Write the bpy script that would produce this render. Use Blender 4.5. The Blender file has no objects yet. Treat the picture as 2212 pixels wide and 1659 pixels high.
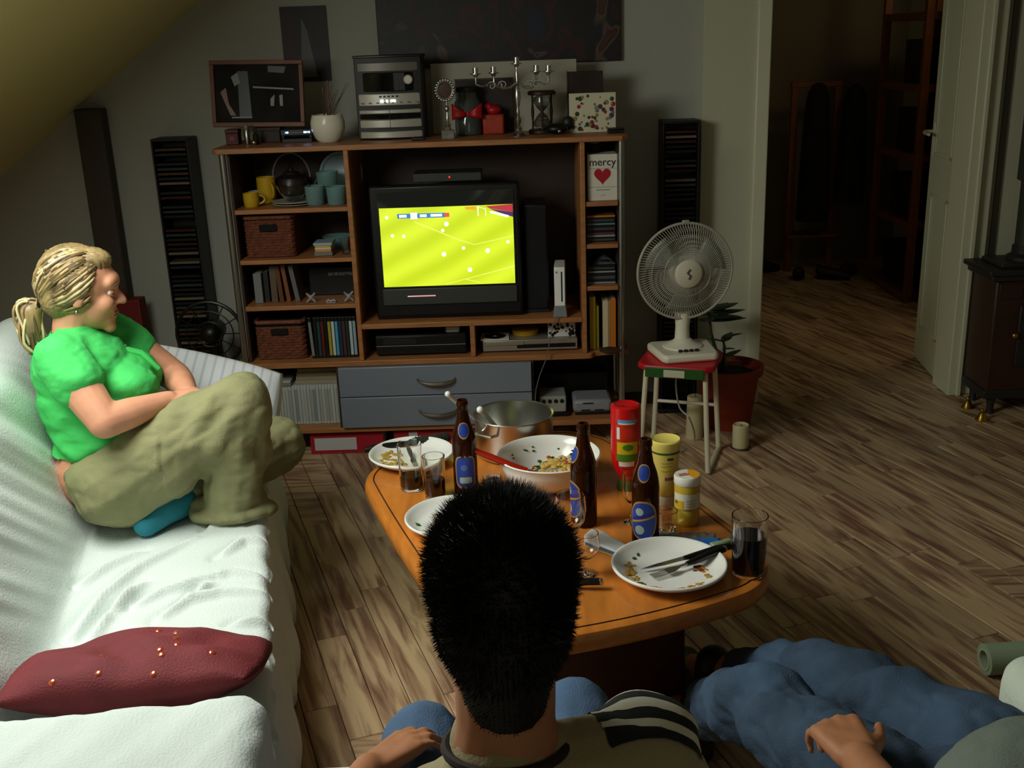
import bpy, bmesh, math, random
import numpy as np
from mathutils import Vector, Matrix, noise
random.seed(7)
SC = bpy.context.scene
COL = SC.collection
PI = math.pi

# ------------------------------------------------------------------ camera, light, exposure
FOC, CAM_H = 2300.0, 1.80
TH, RL, YW = math.radians(17.8), math.radians(2.05), math.radians(0.6)
cF = Vector((-math.sin(YW)*math.cos(TH), math.cos(YW)*math.cos(TH), -math.sin(TH)))
_r0 = Vector((math.cos(YW), math.sin(YW), 0)); _u0 = _r0.cross(cF)
cR = math.cos(RL)*_r0 - math.sin(RL)*_u0
cU = math.sin(RL)*_r0 + math.cos(RL)*_u0
cC = Vector((0, 0, CAM_H))
cam = bpy.data.cameras.new('camera'); cam_o = bpy.data.objects.new('camera', cam); COL.objects.link(cam_o)
cam.sensor_width = 36; cam.lens = FOC/2212*36; cam.clip_start = .05
m = Matrix((cR, cU, -cF)).transposed().to_4x4(); m.translation = cC
cam_o.matrix_world = m
SC.camera = cam_o
def at(px, py, Y):            # the point seen at a pixel of the photograph, on the upright plane y = Y
    d = cF + cR*((px-1106)/FOC) + cU*((829.5-py)/FOC)
    return cC + d*(Y/d.y)
def flat(px, py, z=0.0):      # the same on the level plane z
    d = cF + cR*((px-1106)/FOC) + cU*((829.5-py)/FOC)
    return cC + d*((z-CAM_H)/d.z)

SC.view_settings.view_transform = 'Standard'; SC.view_settings.look = 'None'
SC.view_settings.exposure = 0.0; SC.view_settings.gamma = 1.0; SC.view_settings.use_curve_mapping = False
W = bpy.data.worlds.new('world'); SC.world = W; W.use_nodes = True
W.node_tree.nodes['Background'].inputs[0].default_value = (.75, .85, .9, 1)
W.node_tree.nodes['Background'].inputs[1].default_value = .25
def area(name, loc, target, sx, sy, power, col):
    l = bpy.data.lights.new(name, 'AREA'); l.shape = 'RECTANGLE'; l.size = sx; l.size_y = sy; l.energy = power; l.color = col
    o = bpy.data.objects.new(name, l); COL.objects.link(o); o.location = loc
    o.rotation_euler = (Vector(target)-Vector(loc)).to_track_quat('-Z', 'Y').to_euler()
    return o
SKY = Vector((-1.42, 2.38, 1.97))
area('skylight_daylight', SKY, SKY+Vector((.584, 0, -.812)), 1.05, .80, 40, (.97, 1.0, .92))
area('rear_fill_lamp', (.55, -1.22, 1.75), (.6, 4.0, 1.2), 1.7, 1.0, 2.6, (1.0, .96, .78))  # unseen fill lamp added behind the camera to lift the dark parts
area('hall_fill_lamp', (2.9, 6.3, 2.5), (2.3, 7.6, .2), .5, .5, 4.5, (1.0, .82, .55))  # unseen warm lamp added to brighten the black hall

# ------------------------------------------------------------------ materials
def lin(c):
    return tuple(((v/255)/12.92 if v/255 <= .04045 else (((v/255)+.055)/1.055)**2.4) for v in c)
MATS = {}
def M(name, c, rough=.6, metal=0, var=0, scale=8, bump=0, bscale=60, trans=0, emit=0, stretch=None, c2=None, spec=.5, coat=0, rnd=0, ior=1.45):
    if name in MATS: return MATS[name]
    m = bpy.data.materials.new(name); m.use_nodes = True
    nt = m.node_tree; b = nt.nodes['Principled BSDF']
    col = lin(c)
    b.inputs['Base Color'].default_value = (*col, 1); b.inputs['Roughness'].default_value = rough
    b.inputs['Metallic'].default_value = metal; b.inputs['Transmission Weight'].default_value = trans
    b.inputs['Specular IOR Level'].default_value = spec; b.inputs['Coat Weight'].default_value = coat
    b.inputs['IOR'].default_value = ior
    if emit:
        b.inputs['Emission Color'].default_value = (*col, 1); b.inputs['Emission Strength'].default_value = emit
    vec = None
    if var or bump or c2:
        tc = nt.nodes.new('ShaderNodeTexCoord'); mp = nt.nodes.new('ShaderNodeMapping')
        nt.links.new(tc.outputs['Object'], mp.inputs[0])
        if stretch: mp.inputs['Scale'].default_value = stretch
        vec = mp.outputs[0]
    if var or c2:
        n = nt.nodes.new('ShaderNodeTexNoise'); n.inputs['Scale'].default_value = scale; n.inputs['Detail'].default_value = 5
        nt.links.new(vec, n.inputs['Vector'])
        r = nt.nodes.new('ShaderNodeValToRGB'); nt.links.new(n.outputs['Fac'], r.inputs[0])
        a = tuple(max(0, v*(1-var)) for v in col); z = tuple(min(1, v*(1+var)) for v in col)
        if c2: a, z = col, lin(c2)
        r.color_ramp.elements[0].position = .32; r.color_ramp.elements[1].position = .68
        r.color_ramp.elements[0].color = (*a, 1); r.color_ramp.elements[1].color = (*z, 1)
        out = r.outputs[0]
        if rnd:
            oi = nt.nodes.new('ShaderNodeObjectInfo'); hs = nt.nodes.new('ShaderNodeHueSaturation')
            mr = nt.nodes.new('ShaderNodeMapRange'); mr.inputs[3].default_value = 1-rnd; mr.inputs[4].default_value = 1+rnd
            nt.links.new(oi.outputs['Random'], mr.inputs[0]); nt.links.new(mr.outputs[0], hs.inputs['Value'])
            nt.links.new(out, hs.inputs['Color']); out = hs.outputs[0]
        nt.links.new(out, b.inputs['Base Color'])
    if bump:
        n = nt.nodes.new('ShaderNodeTexNoise'); n.inputs['Scale'].default_value = bscale; n.inputs['Detail'].default_value = 3
        nt.links.new(vec, n.inputs['Vector'])
        bp = nt.nodes.new('ShaderNodeBump'); bp.inputs['Strength'].default_value = bump; bp.inputs['Distance'].default_value = .01
        nt.links.new(n.outputs['Fac'], bp.inputs['Height']); nt.links.new(bp.outputs[0], b.inputs['Normal'])
    MATS[name] = m
    return m

WHITE = M('white_plastic', (225, 225, 215), .4)
BLACK = M('black_plastic', (14, 14, 14), .4)
DARK = M('dark_plastic', (26, 25, 24), .5)
SILVER = M('silver_metal', (170, 170, 165), .3, 1)
STEEL = M('steel', (200, 200, 194), .27, 1)
GREYP = M('grey_plastic', (120, 122, 122), .45)
WOOD = M('shelf_wood', (160, 106, 62), .45, var=.18, scale=6, stretch=(1.2, 8, 8))
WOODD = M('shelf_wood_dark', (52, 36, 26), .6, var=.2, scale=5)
TABW = M('table_wood', (196, 118, 44), .32, var=.16, scale=5, stretch=(7, 1.2, 7), coat=.2)
GLASS = M('clear_glass', (255, 255, 255), .02, trans=1, ior=1.45)
COLA = M('cola', (24, 8, 5), .1)
PORC = M('porcelain', (235, 235, 228), .18)
SKIN = M('skin', (212, 150, 118), .55, var=.08, scale=14)
SKIND = M('skin_tan', (178, 120, 84), .55, var=.08, scale=14)

# ------------------------------------------------------------------ geometry collector
class G:
    def __init__(s): s.v, s.f = [], []
    def add(s, vs, fs):
        k = len(s.v); s.v += [Vector(p) for p in vs]; s.f += [tuple(i+k for i in f) for f in fs]; return s
    def box(s, x0, x1, y0, y1, z0, z1):
        return s.add([(x0,y0,z0),(x1,y0,z0),(x1,y1,z0),(x0,y1,z0),(x0,y0,z1),(x1,y0,z1),(x1,y1,z1),(x0,y1,z1)],
                     [(0,3,2,1),(4,5,6,7),(0,1,5,4),(1,2,6,5),(2,3,7,6),(3,0,4,7)])
    def obox(s, c, size, R=None):
        k = len(s.v); h = [d/2 for d in size]; s.box(-h[0],h[0],-h[1],h[1],-h[2],h[2])
        R = R or Matrix.Identity(3)
        for i in range(k, len(s.v)): s.v[i] = R @ s.v[i] + Vector(c)
        return s
    def lathe(s, prof, c=(0,0,0), n=24, R=None):
        k = len(s.v); rows = []; c = Vector(c); R = R or Matrix.Identity(3); vs = []; fs = []
        for r, z in prof:
            if r < 1e-6: rows.append([len(vs)]); vs.append(R @ Vector((0,0,z)) + c)
            else:
                rows.append([len(vs)+i for i in range(n)])
                vs += [R @ Vector((r*math.cos(2*PI*i/n), r*math.sin(2*PI*i/n), z)) + c for i in range(n)]
        for a, b in zip(rows, rows[1:]):
            for i in range(n):
                j = (i+1) % n
                if len(a) == 1 and len(b) == 1: continue
                if len(a) == 1: fs.append((a[0], b[j], b[i]))
                elif len(b) == 1: fs.append((a[i], a[j], b[0]))
                else: fs.append((a[i], a[j], b[j], b[i]))
        return s.add(vs, fs)
    def tube(s, pts, r, n=8, close=False, caps=True):
        pts = [Vector(p) for p in pts]; N = len(pts); vs = []; fs = []
        rr = r if isinstance(r, (list, tuple)) else [r]*N
        up = None
        for i, p in enumerate(pts):
            if close: t = pts[(i+1) % N]-pts[i-1]
            else: t = pts[min(i+1, N-1)]-pts[max(i-1, 0)]
            t.normalize()
            if up is None: up = Vector((0,0,1)) if abs(t.z) < .9 else Vector((1,0,0))
            a = up - t*up.dot(t)
            if a.length < 1e-5: a = Vector((1,0,0)) - t*t.x
            a.normalize(); b = t.cross(a); up = a
            vs += [p + (a*math.cos(2*PI*q/n) + b*math.sin(2*PI*q/n))*rr[i] for q in range(n)]
        for i in range(N if close else N-1):
            for q in range(n):
                i2 = (i+1) % N
                fs.append((i*n+q, i*n+(q+1) % n, i2*n+(q+1) % n, i2*n+q))
        if caps and not close:
            fs.append(tuple(reversed(range(n)))); fs.append(tuple((N-1)*n+q for q in range(n)))
        return s.add(vs, fs)
    def sph(s, c, r, n=16, m=10, R=None):
        rad = Vector(r) if isinstance(r, (list, tuple, Vector)) else Vector((r,r,r))
        k = len(s.v); s.lathe([(math.sin(PI*i/m), -math.cos(PI*i/m)) for i in range(m+1)], n=n)
        R = R or Matrix.Identity(3)
        for i in range(k, len(s.v)):
            p = s.v[i]; s.v[i] = R @ Vector((p.x*rad.x, p.y*rad.y, p.z*rad.z)) + Vector(c)
        return s
    def cap(s, p0, p1, r0, r1=None, n=14):
        r1 = r0 if r1 is None else r1
        p0, p1 = Vector(p0), Vector(p1); d = p1-p0; L = d.length
        R = d.to_track_quat('Z', 'Y').to_matrix() if L > 1e-6 else Matrix.Identity(3)
        prof = [(r0*math.sin(PI/2*i/5), -r0*math.cos(PI/2*i/5)) for i in range(6)] + [(r1*math.cos(PI/2*i/5), L + r1*math.sin(PI/2*i/5)) for i in range(6)]
        prof[0] = (0, prof[0][1]); prof[-1] = (0, prof[-1][1])
        return s.lathe(prof, p0, n, R)
    def chain(s, pts, rs, n=14):
        for a, b, r0, r1 in zip(pts, pts[1:], rs, rs[1:]): s.cap(a, b, r0, r1, n)
        return s
    def grid(s, fn, nu, nv, closeu=False):
        vs = [fn(i/(nu if closeu else nu-1), j/(nv-1)) for j in range(nv) for i in range(nu)]; fs = []
        for j in range(nv-1):
            for i in range(nu if closeu else nu-1):
                a = j*nu+i; b = j*nu+(i+1) % nu
                fs.append((a, b, b+nu, a+nu))
        return s.add(vs, fs)
    def prism(s, poly, z0, z1):
        n = len(poly)
        return s.add([(x,y,z0) for x,y in poly]+[(x,y,z1) for x,y in poly],
                     [tuple(reversed(range(n))), tuple(range(n, 2*n))]+[(i,(i+1) % n,n+(i+1) % n,n+i) for i in range(n)])
    def xf(s, mat, k=0):
        for i in range(k, len(s.v)): s.v[i] = mat @ s.v[i]
        return s
def mesh_of(g, name, mat, smooth=35):
    me = bpy.data.meshes.new(name); me.from_pydata([tuple(p) for p in g.v], [], g.f); me.update()
    bm = bmesh.new(); bm.from_mesh(me); bmesh.ops.recalc_face_normals(bm, faces=bm.faces); bm.to_mesh(me); bm.free()
    if mat: me.materials.append(mat)
    if smooth:
        for p in me.polygons: p.use_smooth = True
        me.set_sharp_from_angle(angle=math.radians(smooth))
    return me
def obj(name, g=None, mat=None, parent=None, bevel=0, smooth=35, kind=None, sub=0):
    me = g if isinstance(g, bpy.types.Mesh) else mesh_of(g, name, mat, smooth)
    o = bpy.data.objects.new(name, me); COL.objects.link(o)
    if parent: o.parent = parent
    if bevel:
        b = o.modifiers.new('bevel', 'BEVEL'); b.width = bevel; b.segments = 2; b.limit_method = 'ANGLE'; b.harden_normals = False
    if sub:
        b = o.modifiers.new('sub', 'SUBSURF'); b.levels = sub; b.render_levels = sub
    if kind: o['kind'] = kind
    return o
def tag(o, label, cat, group=None):
    o['label'] = label; o['category'] = cat
    if group: o['group'] = group
    return o
def thing(name, label, cat, loc=(0,0,0), rz=0, group=None):
    o = bpy.data.objects.new(name, None); COL.objects.link(o); o.location = loc; o.rotation_euler = (0,0,rz); o.empty_display_size = .05
    return tag(o, label, cat, group)
def struct(name, g, mat, parent=None, bevel=0):
    o = obj(name, g, mat, parent, bevel)
    if not parent: o['kind'] = 'structure'
    return o
def dup(root, loc=None, rz=None, label=None, group=None):
    r = root.copy(); COL.objects.link(r)
    if loc is not None: r.location = loc
    if rz is not None: r.rotation_euler = (0,0,rz)
    if label: r['label'] = label
    if group: r['group'] = group
    for ch in list(root.children):
        c = ch.copy(); COL.objects.link(c); c.parent = r
        for q in list(ch.children):
            d = q.copy(); COL.objects.link(d); d.parent = c
    return r
def Rz(a): return Matrix.Rotation(a, 3, 'Z')
def Rx(a): return Matrix.Rotation(a, 3, 'X')
def Ry(a): return Matrix.Rotation(a, 3, 'Y')
def frame3(f, up=(0,0,1)):     # columns: forward, left, up
    f = Vector(f).normalized(); u = Vector(up); l = u.cross(f).normalized(); u = f.cross(l)
    return Matrix((f, l, u)).transposed()
def flesh(name, g, mat, parent, voxel=.006, smooth=6, disp=None, dec=0):
    """fuses overlapping closed shapes into one continuous skin"""
    me = mesh_of(g, name, mat, 0); o = bpy.data.objects.new(name, me); COL.objects.link(o)
    r = o.modifiers.new('r', 'REMESH'); r.mode = 'VOXEL'; r.voxel_size = voxel
    s = o.modifiers.new('s', 'SMOOTH'); s.factor = .5; s.iterations = smooth
    if dec:
        d = o.modifiers.new('d', 'DECIMATE'); d.ratio = dec
    dg = bpy.context.evaluated_depsgraph_get(); dg.update()
    new = bpy.data.meshes.new_from_object(o.evaluated_get(dg)); bpy.data.objects.remove(o); bpy.data.meshes.remove(me)
    new.name = name
    if disp:
        new.update()
        nrm = [v.normal.copy() for v in new.vertices]
        for v, n in zip(new.vertices, nrm): v.co = v.co + n*disp(v.co, n)
    if not new.materials: new.materials.append(mat)
    for p in new.polygons: p.use_smooth = True
    new.update()
    o = bpy.data.objects.new(name, new); COL.objects.link(o)
    if parent: o.parent = parent
    return o
def nz(p, s): return noise.noise(Vector(p)*s)
def text_obj(name, s, size, mat, parent, loc, rot=(PI/2,0,0), depth=.0008):
    c = bpy.data.curves.new(name, 'FONT'); c.body = s; c.size = size; c.extrude = depth; c.align_x = 'CENTER'; c.align_y = 'CENTER'
    t = bpy.data.objects.new(name, c); COL.objects.link(t)
    dg = bpy.context.evaluated_depsgraph_get(); dg.update()
    me = bpy.data.meshes.new_from_object(t.evaluated_get(dg)); bpy.data.objects.remove(t)
    me.materials.clear(); me.materials.append(mat)
    o = bpy.data.objects.new(name, me); COL.objects.link(o); o.parent = parent; o.location = loc; o.rotation_euler = rot
    return o

# ------------------------------------------------------------------ the room
YB = 5.22
WALL = M('wall_paint', (176, 176, 164), .8, bump=.15, bscale=90)
WALLG = M('wall_paint_warm', (196, 196, 170), .75, bump=.15, bscale=90)
ROOF = M('roof_paint', (226, 216, 150), .8, bump=.2, bscale=60)
DOORP = M('door_paint', (214, 214, 184), .35)
floor = struct('floor', G().box(-3.2, 4.2, -1.4, 9.4, -.10, -.014), M('subfloor', (40, 30, 22), .8))
# plank floor, laid askew to the wall unit
PL = bpy.data.materials.new('laminate_plank'); PL.use_nodes = True
nt = PL.node_tree; b = nt.nodes['Principled BSDF']; b.inputs['Roughness'].default_value = .34; b.inputs['Specular IOR Level'].default_value = .4
tc = nt.nodes.new('ShaderNodeTexCoord'); oi = nt.nodes.new('ShaderNodeObjectInfo')
cx = nt.nodes.new('ShaderNodeVectorMath'); cx.operation = 'MULTIPLY_ADD'; cx.inputs[1].default_value = (1.1, 11, 1)
cb = nt.nodes.new('ShaderNodeCombineXYZ'); mu = nt.nodes.new('ShaderNodeMath'); mu.operation = 'MULTIPLY'; mu.inputs[1].default_value = 91
nt.links.new(oi.outputs['Random'], mu.inputs[0]); nt.links.new(mu.outputs[0], cb.inputs[0]); nt.links.new(mu.outputs[0], cb.inputs[2])
nt.links.new(tc.outputs['Object'], cx.inputs[0]); nt.links.new(cb.outputs[0], cx.inputs[2])
no = nt.nodes.new('ShaderNodeTexNoise'); no.inputs['Scale'].default_value = 2.6; no.inputs['Detail'].default_value = 7; no.inputs['Distortion'].default_value = .6
nt.links.new(cx.outputs[0], no.inputs['Vector'])
rp = nt.nodes.new('ShaderNodeValToRGB'); nt.links.new(no.outputs['Fac'], rp.inputs[0])
e = rp.color_ramp.elements; e[0].position = .36; e[0].color = (*lin((128, 94, 74)), 1); e[1].position = .56; e[1].color = (*lin((192, 164, 127)), 1)
x = e.new(.47); x.color = (*lin((166, 134, 105)), 1)
hs = nt.nodes.new('ShaderNodeHueSaturation'); r2 = nt.nodes.new('ShaderNodeMapRange'); r2.inputs[3].default_value = .86; r2.inputs[4].default_value = 1.38
m3 = nt.nodes.new('ShaderNodeMath'); m3.operation = 'FRACT'; m4 = nt.nodes.new('ShaderNodeMath'); m4.operation = 'MULTIPLY'; m4.inputs[1].default_value = 7.31
nt.links.new(oi.outputs['Random'], m4.inputs[0]); nt.links.new(m4.outputs[0], m3.inputs[0]); nt.links.new(m3.outputs[0], r2.inputs[0])
nt.links.new(r2.outputs[0], hs.inputs['Value']); nt.links.new(rp.outputs[0], hs.inputs['Color']); nt.links.new(hs.outputs[0], b.inputs['Base Color'])
FA = math.radians(19.5); fd = Vector((-math.sin(FA), math.cos(FA))); fn = Vector((math.cos(FA), math.sin(FA)))
rows = {}
planks = []
rr = random.Random(3)
for k in range(-24, 60):
    t = -3 + rr.random()*.8
    while t < 10.5:
        L = rr.choice((.55, .72, .9, 1.1)); c = fd*(t+L/2) + fn*(k*.1); t += L
        if -3.1 < c.x < 4.1 and -1.3 < c.y < 9.3: planks.append((L, c))
def shown(c):
    v = Vector((c.x, c.y, 0))-cC; w = v.dot(cF)
    if w < .3: return None
    X = 1106+FOC*v.dot(cR)/w; Y = 829.5-FOC*v.dot(cU)/w
    if -150 < X < 2360 and -100 < Y < 1800 and not (c.x < -.95) and not (c.y > 5.4 and c.x < 1.1) and not (c.y > 4.9 and c.x < .3) and not (c.y > 5.5 and c.x > 3): return w
    return None
vis = sorted([(shown(c), L, c) for L, c in planks if shown(c)], key=lambda q: q[0])
pm = {}
def plank_geo(L, g=None, at_=None):
    g = g or G(); k = len(g.v); a, w = L/2-.0012, .0488
    g.add([(-a,-w,-.012),(a,-w,-.012),(a,w,-.012),(-a,w,-.012),(-a,-w,-.002),(a,-w,-.002),(a,w,-.002),(-a,w,-.002),
           (-a+.002,-w+.002,0),(a-.002,-w+.002,0),(a-.002,w-.002,0),(-a+.002,w-.002,0)],
          [(0,1,5,4),(1,2,6,5),(2,3,7,6),(3,0,4,7),(4,5,9,8),(5,6,10,9),(6,7,11,10),(7,4,8,11),(8,9,10,11)])
    if at_ is not None:
        R = Rz(PI/2+FA)
        for i in range(k, len(g.v)): g.v[i] = R @ g.v[i] + Vector((at_.x, at_.y, 0))
    return g
for d_, L, c in vis[:300]:
    if L not in pm: pm[L] = mesh_of(plank_geo(L), 'plank', PL, 0)
    o = bpy.data.objects.new('plank', pm[L]); COL.objects.link(o); o.parent = floor
    o.location = (c.x, c.y, -.0002*rr.random()); o.rotation_euler = (0, 0, PI/2+FA)
near = {(round(c.x, 4), round(c.y, 4)) for d_, L, c in vis[:300]}
rest = G()
for L, c in planks:
    if (round(c.x, 4), round(c.y, 4)) not in near: plank_geo(L, rest, c)
o = obj('plank_field', rest, PL, floor, smooth=0); o['kind'] = 'stuff'

struct('ceiling', G().box(-.70, 4.2, -1.4, 9.4, 2.62, 2.72), WALL)
def sl(x): return 2.03+.72*(x+1.43)
struct('ceiling_slope', G().add([(-3.0, y, sl(-3.0)+d) for y in (-1.4, YB) for d in (0, .1)]+[(-.62, y, sl(-.62)+d) for y in (-1.4, YB) for d in (0, .1)],
       [(0,4,6,2),(1,3,7,5),(0,2,3,1),(4,5,7,6),(0,1,5,4),(2,6,7,3)]), ROOF)
struct('wall_left', G().box(-3.1, -2.95, -1.4, YB+.1, 0, 1.05), WALL)
struct('wall_back', G().box(-3.1, .887, YB, YB+.12, 0, 2.7), WALL)
struct('wall_pier', G().box(.887, 1.19, YB-.045, YB+.16, 0, 2.7), WALLG)
struct('trim_1', G().box(1.135, 1.20, YB-.065, YB+.18, 0, 2.15), DOORP, bevel=.006)
struct('wall_lintel', G().box(1.19, 2.26, YB, YB+.12, 2.12, 2.7), WALLG)
struct('wall_right_back', G().box(2.26, 4.2, YB, YB+.12, 0, 2.7), WALLG)
struct('wall_right', G().box(4.1, 4.2, -1.4, YB, 0, 2.7), WALL)
struct('wall_rear', G().box(-3.1, 4.2, -1.4, -1.3, 0, 2.7), WALL)
w2 = struct('added_rear_window', G().box(-.36,1.46,-1.30,-1.25,1.18,1.25).box(-.36,1.46,-1.30,-1.25,2.25,2.32).box(-.36,-.30,-1.30,-1.25,1.25,2.25).box(1.40,1.46,-1.30,-1.25,1.25,2.25).box(.52,.58,-1.30,-1.25,1.25,2.25), M('window_frame', (210, 205, 190), .5), bevel=.006)  # unseen window frame added on the rear wall around the fill lamp
obj('pane', G().box(-.30,.52,-1.285,-1.28,1.25,2.25).box(.58,1.40,-1.285,-1.28,1.25,2.25), GLASS, w2)
struct('wall_hall_left', G().box(1.02, 1.12, YB+.16, 9.4, 0, 2.7), WALLG)
struct('wall_hall_back', G().box(1.0, 4.2, 8.75, 8.85, 0, 2.7), M('hall_wall', (120, 108, 84), .8, bump=.1))
struct('wall_hall_right', G().box(3.1, 3.2, YB+.12, 9.4, 0, 2.7), WALLG)
struct('baseboard_right', G().box(2.34, 4.1, YB-.02, YB, 0, .07), M('dark_baseboard', (70, 48, 34), .5), bevel=.004)
struct('baseboard_back', G().box(.46, .887, YB-.018, YB, 0, .06), M('dark_baseboard', (70, 48, 34), .5), bevel=.004)
# stepped jamb at the right of the doorway
g = G().box(2.17, 2.24, YB-.05, YB+.16, 0, 2.15).box(2.24, 2.30, YB-.03, YB+.12, 0, 2.15).box(2.21, 2.235, YB-.062, YB-.05, 0, 2.15)
struct('trim_2', g, DOORP, bevel=.006)
struct('trim_3', G().box(2.325, 2.35, YB-.012, YB, .07, 2.6), M('dark_gap', (60, 58, 44), .7))
# open door leaf
DM = Matrix.Translation((2.215, YB+.17, 0)) @ Matrix.Rotation(math.radians(-6), 4, 'Z') @ Matrix.Translation((-2.215, -YB-.17, 0))
door = struct('door_1', G().box(2.195, 2.235, YB+.17, YB+.64, .01, 2.1).xf(DM), DOORP, bevel=.004)
g = G()
for z0, z1 in ((.2, .95), (1.15, 1.95)):
    for a0, a1, b0, b1 in ((.07,.38,z0,z0+.02), (.07,.38,z1-.02,z1), (.07,.09,z0,z1), (.36,.38,z0,z1)):
        g.box(2.188, 2.195, YB+.17+a0, YB+.17+a1, b0, b1)
obj('panel_moulding', g.xf(DM), DOORP, door, bevel=.003)
hp = Vector((2.195, YB+.59, 1.27))
g = G().box(hp.x-.008, hp.x, hp.y-.02, hp.y+.02, hp.z-.12, hp.z+.05)
h = obj('door_handle', g.xf(DM), DOORP, door, bevel=.003)
obj('lever', G().tube([hp, hp+Vector((-.05,0,0)), hp+Vector((-.06,-.03,-.002)), hp+Vector((-.06,-.115,-.006))], [.01,.01,.011,.008], 10).xf(DM), M('cream_metal', (200,196,160), .3), h)
# roof window in the slope, above the sofa
Rw = Matrix(((.812, 0, .584), (0, 1, 0), (.584, 0, -.812)))   # columns: up the slope, along the room, into the room
win = struct('window_1', G().xf(Matrix.Identity(4)), None) if False else None
g = G()
for a0, a1, b0, b1 in ((-.46,-.40,-.60,.60), (.40,.46,-.60,.60), (-.40,.40,-.60,-.54), (-.40,.40,.54,.60)):
    g.obox(((a0+a1)/2, (b0+b1)/2, .0), (a1-a0, b1-b0, .05))
base = Vector((-1.44, 2.38, sl(-1.44)))
Mx = Matrix((Vector((.812, 0, .584)), Vector((0, 1, 0)), Vector((-.584, 0, .812)))).transposed().to_4x4(); Mx.translation = base
wn = struct('window_1', g.xf(Mx), M('window_frame', (210, 205, 190), .5))
obj('pane', G().obox((0,0,0), (.80, 1.08, .006)).xf(Mx), GLASS, wn)

# ------------------------------------------------------------------ wall unit
YF, YK = 4.60, 5.06
CAB = thing('shelving_unit', 'wide beech wall unit with silver posts and two grey drawers', 'cabinet', (-.4, YK, 0))
CL = Vector((-.4, YK, 0))
def cpart(name, g, mat, bevel=.003, par=None, smooth=35):
    off = -CL if par is None else Vector((0,0,0))
    return obj(name, g.xf(Matrix.Translation(-CL)), mat, par or CAB, bevel, smooth)
cpart('top_board', G().prism([(-1.29,YK),(-1.29,YF+.02),(-1.27,YF),(.455,YF),(.48,YF+.025),(.48,YK)], 1.386, 1.409), WOOD)
lowp = [(-1.29,YK),(-1.29,YF)]+[(.30+.025*math.sin(a), YF+.025*(1-math.cos(a))) for a in (0,.4,.8,1.2,1.57)]+[(.325+.16*(1-math.cos(a)), YF+.025+.03*math.sin(a)) for a in (.3,.8,1.2,1.57)]+[(.485,YF+.06),(.485,YK)]
cpart('lower_board', G().prism(lowp, .43, .455), WOOD)
cpart('base_board', G().prism([(-1.29,YK),(-1.29,YF),(.40,YF),(.46,YF+.05),(.46,YK)], .114, .138), WOOD)
for z in (1.137, .916, .707): cpart('shelf', G().box(-1.222, -.73, YF+.012, YK-.01, z-.01, z+.01), WOOD)
for z in (1.121, .937, .749): cpart('shelf', G().box(.295, .438, YF+.012, YK-.01, z-.01, z+.01), WOOD)
cpart('tv_shelf', G().box(-.71, .275, YF+.002, YK-.01, .600, .623), WOOD)
for x0, x1, z0, z1 in ((-.731,-.710,.455,1.386), (.275,.296,.455,1.386)): cpart('divider', G().box(x0, x1, YF+.004, YK-.01, z0, z1), WOOD)
cpart('divider', G().box(-.228, -.206, YF+.006, YK-.01, .455, .600), WOOD)
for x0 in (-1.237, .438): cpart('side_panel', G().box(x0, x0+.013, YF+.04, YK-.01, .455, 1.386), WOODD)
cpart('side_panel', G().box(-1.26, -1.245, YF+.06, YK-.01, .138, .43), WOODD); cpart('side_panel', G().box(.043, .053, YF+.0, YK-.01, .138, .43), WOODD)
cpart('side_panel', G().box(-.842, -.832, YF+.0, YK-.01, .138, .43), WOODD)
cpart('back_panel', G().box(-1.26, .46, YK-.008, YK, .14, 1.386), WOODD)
for x0 in (-1.252, .452):
    cpart('post', G().lathe([(0,0),(.02,0),(.02,.02),(.0145,.025),(.0145,1.38),(0,1.38)], (x0, YF+.03, .006), 16), SILVER, 0)
    cpart('post', G().lathe([(0,0),(.02,0),(.02,.02),(.0145,.025),(.0145,1.38),(0,1.38)], (x0, YK-.03, .006), 16), SILVER, 0)
for x0 in (-1.15, .293): cpart('foot', G().lathe([(0,0),(.02,0),(.02,.012),(.016,.016),(.016,.114),(0,.114)], (x0, YF+.05, 0), 14), SILVER, 0)
DRW = M('drawer_grey', (128, 138, 150), .4, .25)
for z0, z1 in ((.290, .428), (.141, .286)):
    d = cpart('drawer', G().box(-.830, .041, YF-.018, YK-.03, z0, z1), DRW, .003)
    zc = z0+.073
    pts = [(-.39+.085*math.cos(a), YF-.020-.03*math.sin(a), zc-.018*math.sin(a)+.006) for a in [PI*i/12 for i in range(13)]]
    rad = [.004+.006*math.sin(PI*i/12) for i in range(13)]
    hd = obj('handle', G().tube(pts, rad, 10).xf(Matrix.Translation(-CL)), SILVER, d)

# ------------------------------------------------------------------ television and what stands by it
def TH_(name, label, cat, x, y, z, group=None, rz=0): return thing(name, label, cat, (x, y, z), rz, group)
tv = TH_('television', 'bulky black tube television showing a football match in the wall unit', 'television', -.31, 4.66, .6238)
TVB = M('tv_case', (20, 20, 21), .38); TVG = M('tv_front_grey', (58, 62, 58), .45)
g = G().box(-.335, .322, 0, .05, .012, .600)
obj('front_frame', g, TVB, tv, .012)
g = G().add([(-.32,.05,.03),(.32,.05,.03),(.32,.05,.59),(-.32,.05,.59),(-.2,.36,.06),(.2,.36,.06),(.2,.36,.45),(-.2,.36,.45)],
            [(0,1,5,4),(1,2,6,5),(2,3,7,6),(3,0,4,7),(4,5,6,7),(3,2,1,0)])
obj('rear_case', g, TVB, tv, .01)
obj('base', G().box(-.335, .325, .02, .3, 0, .03), TVB, tv, .006)
obj('lower_panel', G().box(-.300, .300, -.012, .002, .070, .145), TVG, tv, .004)
obj('status_light', G().box(-.19, -.065, -.0135, -.0118, .108, .113), M('tv_badge', (255, 190, 190), .4, emit=.5), tv)
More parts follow.
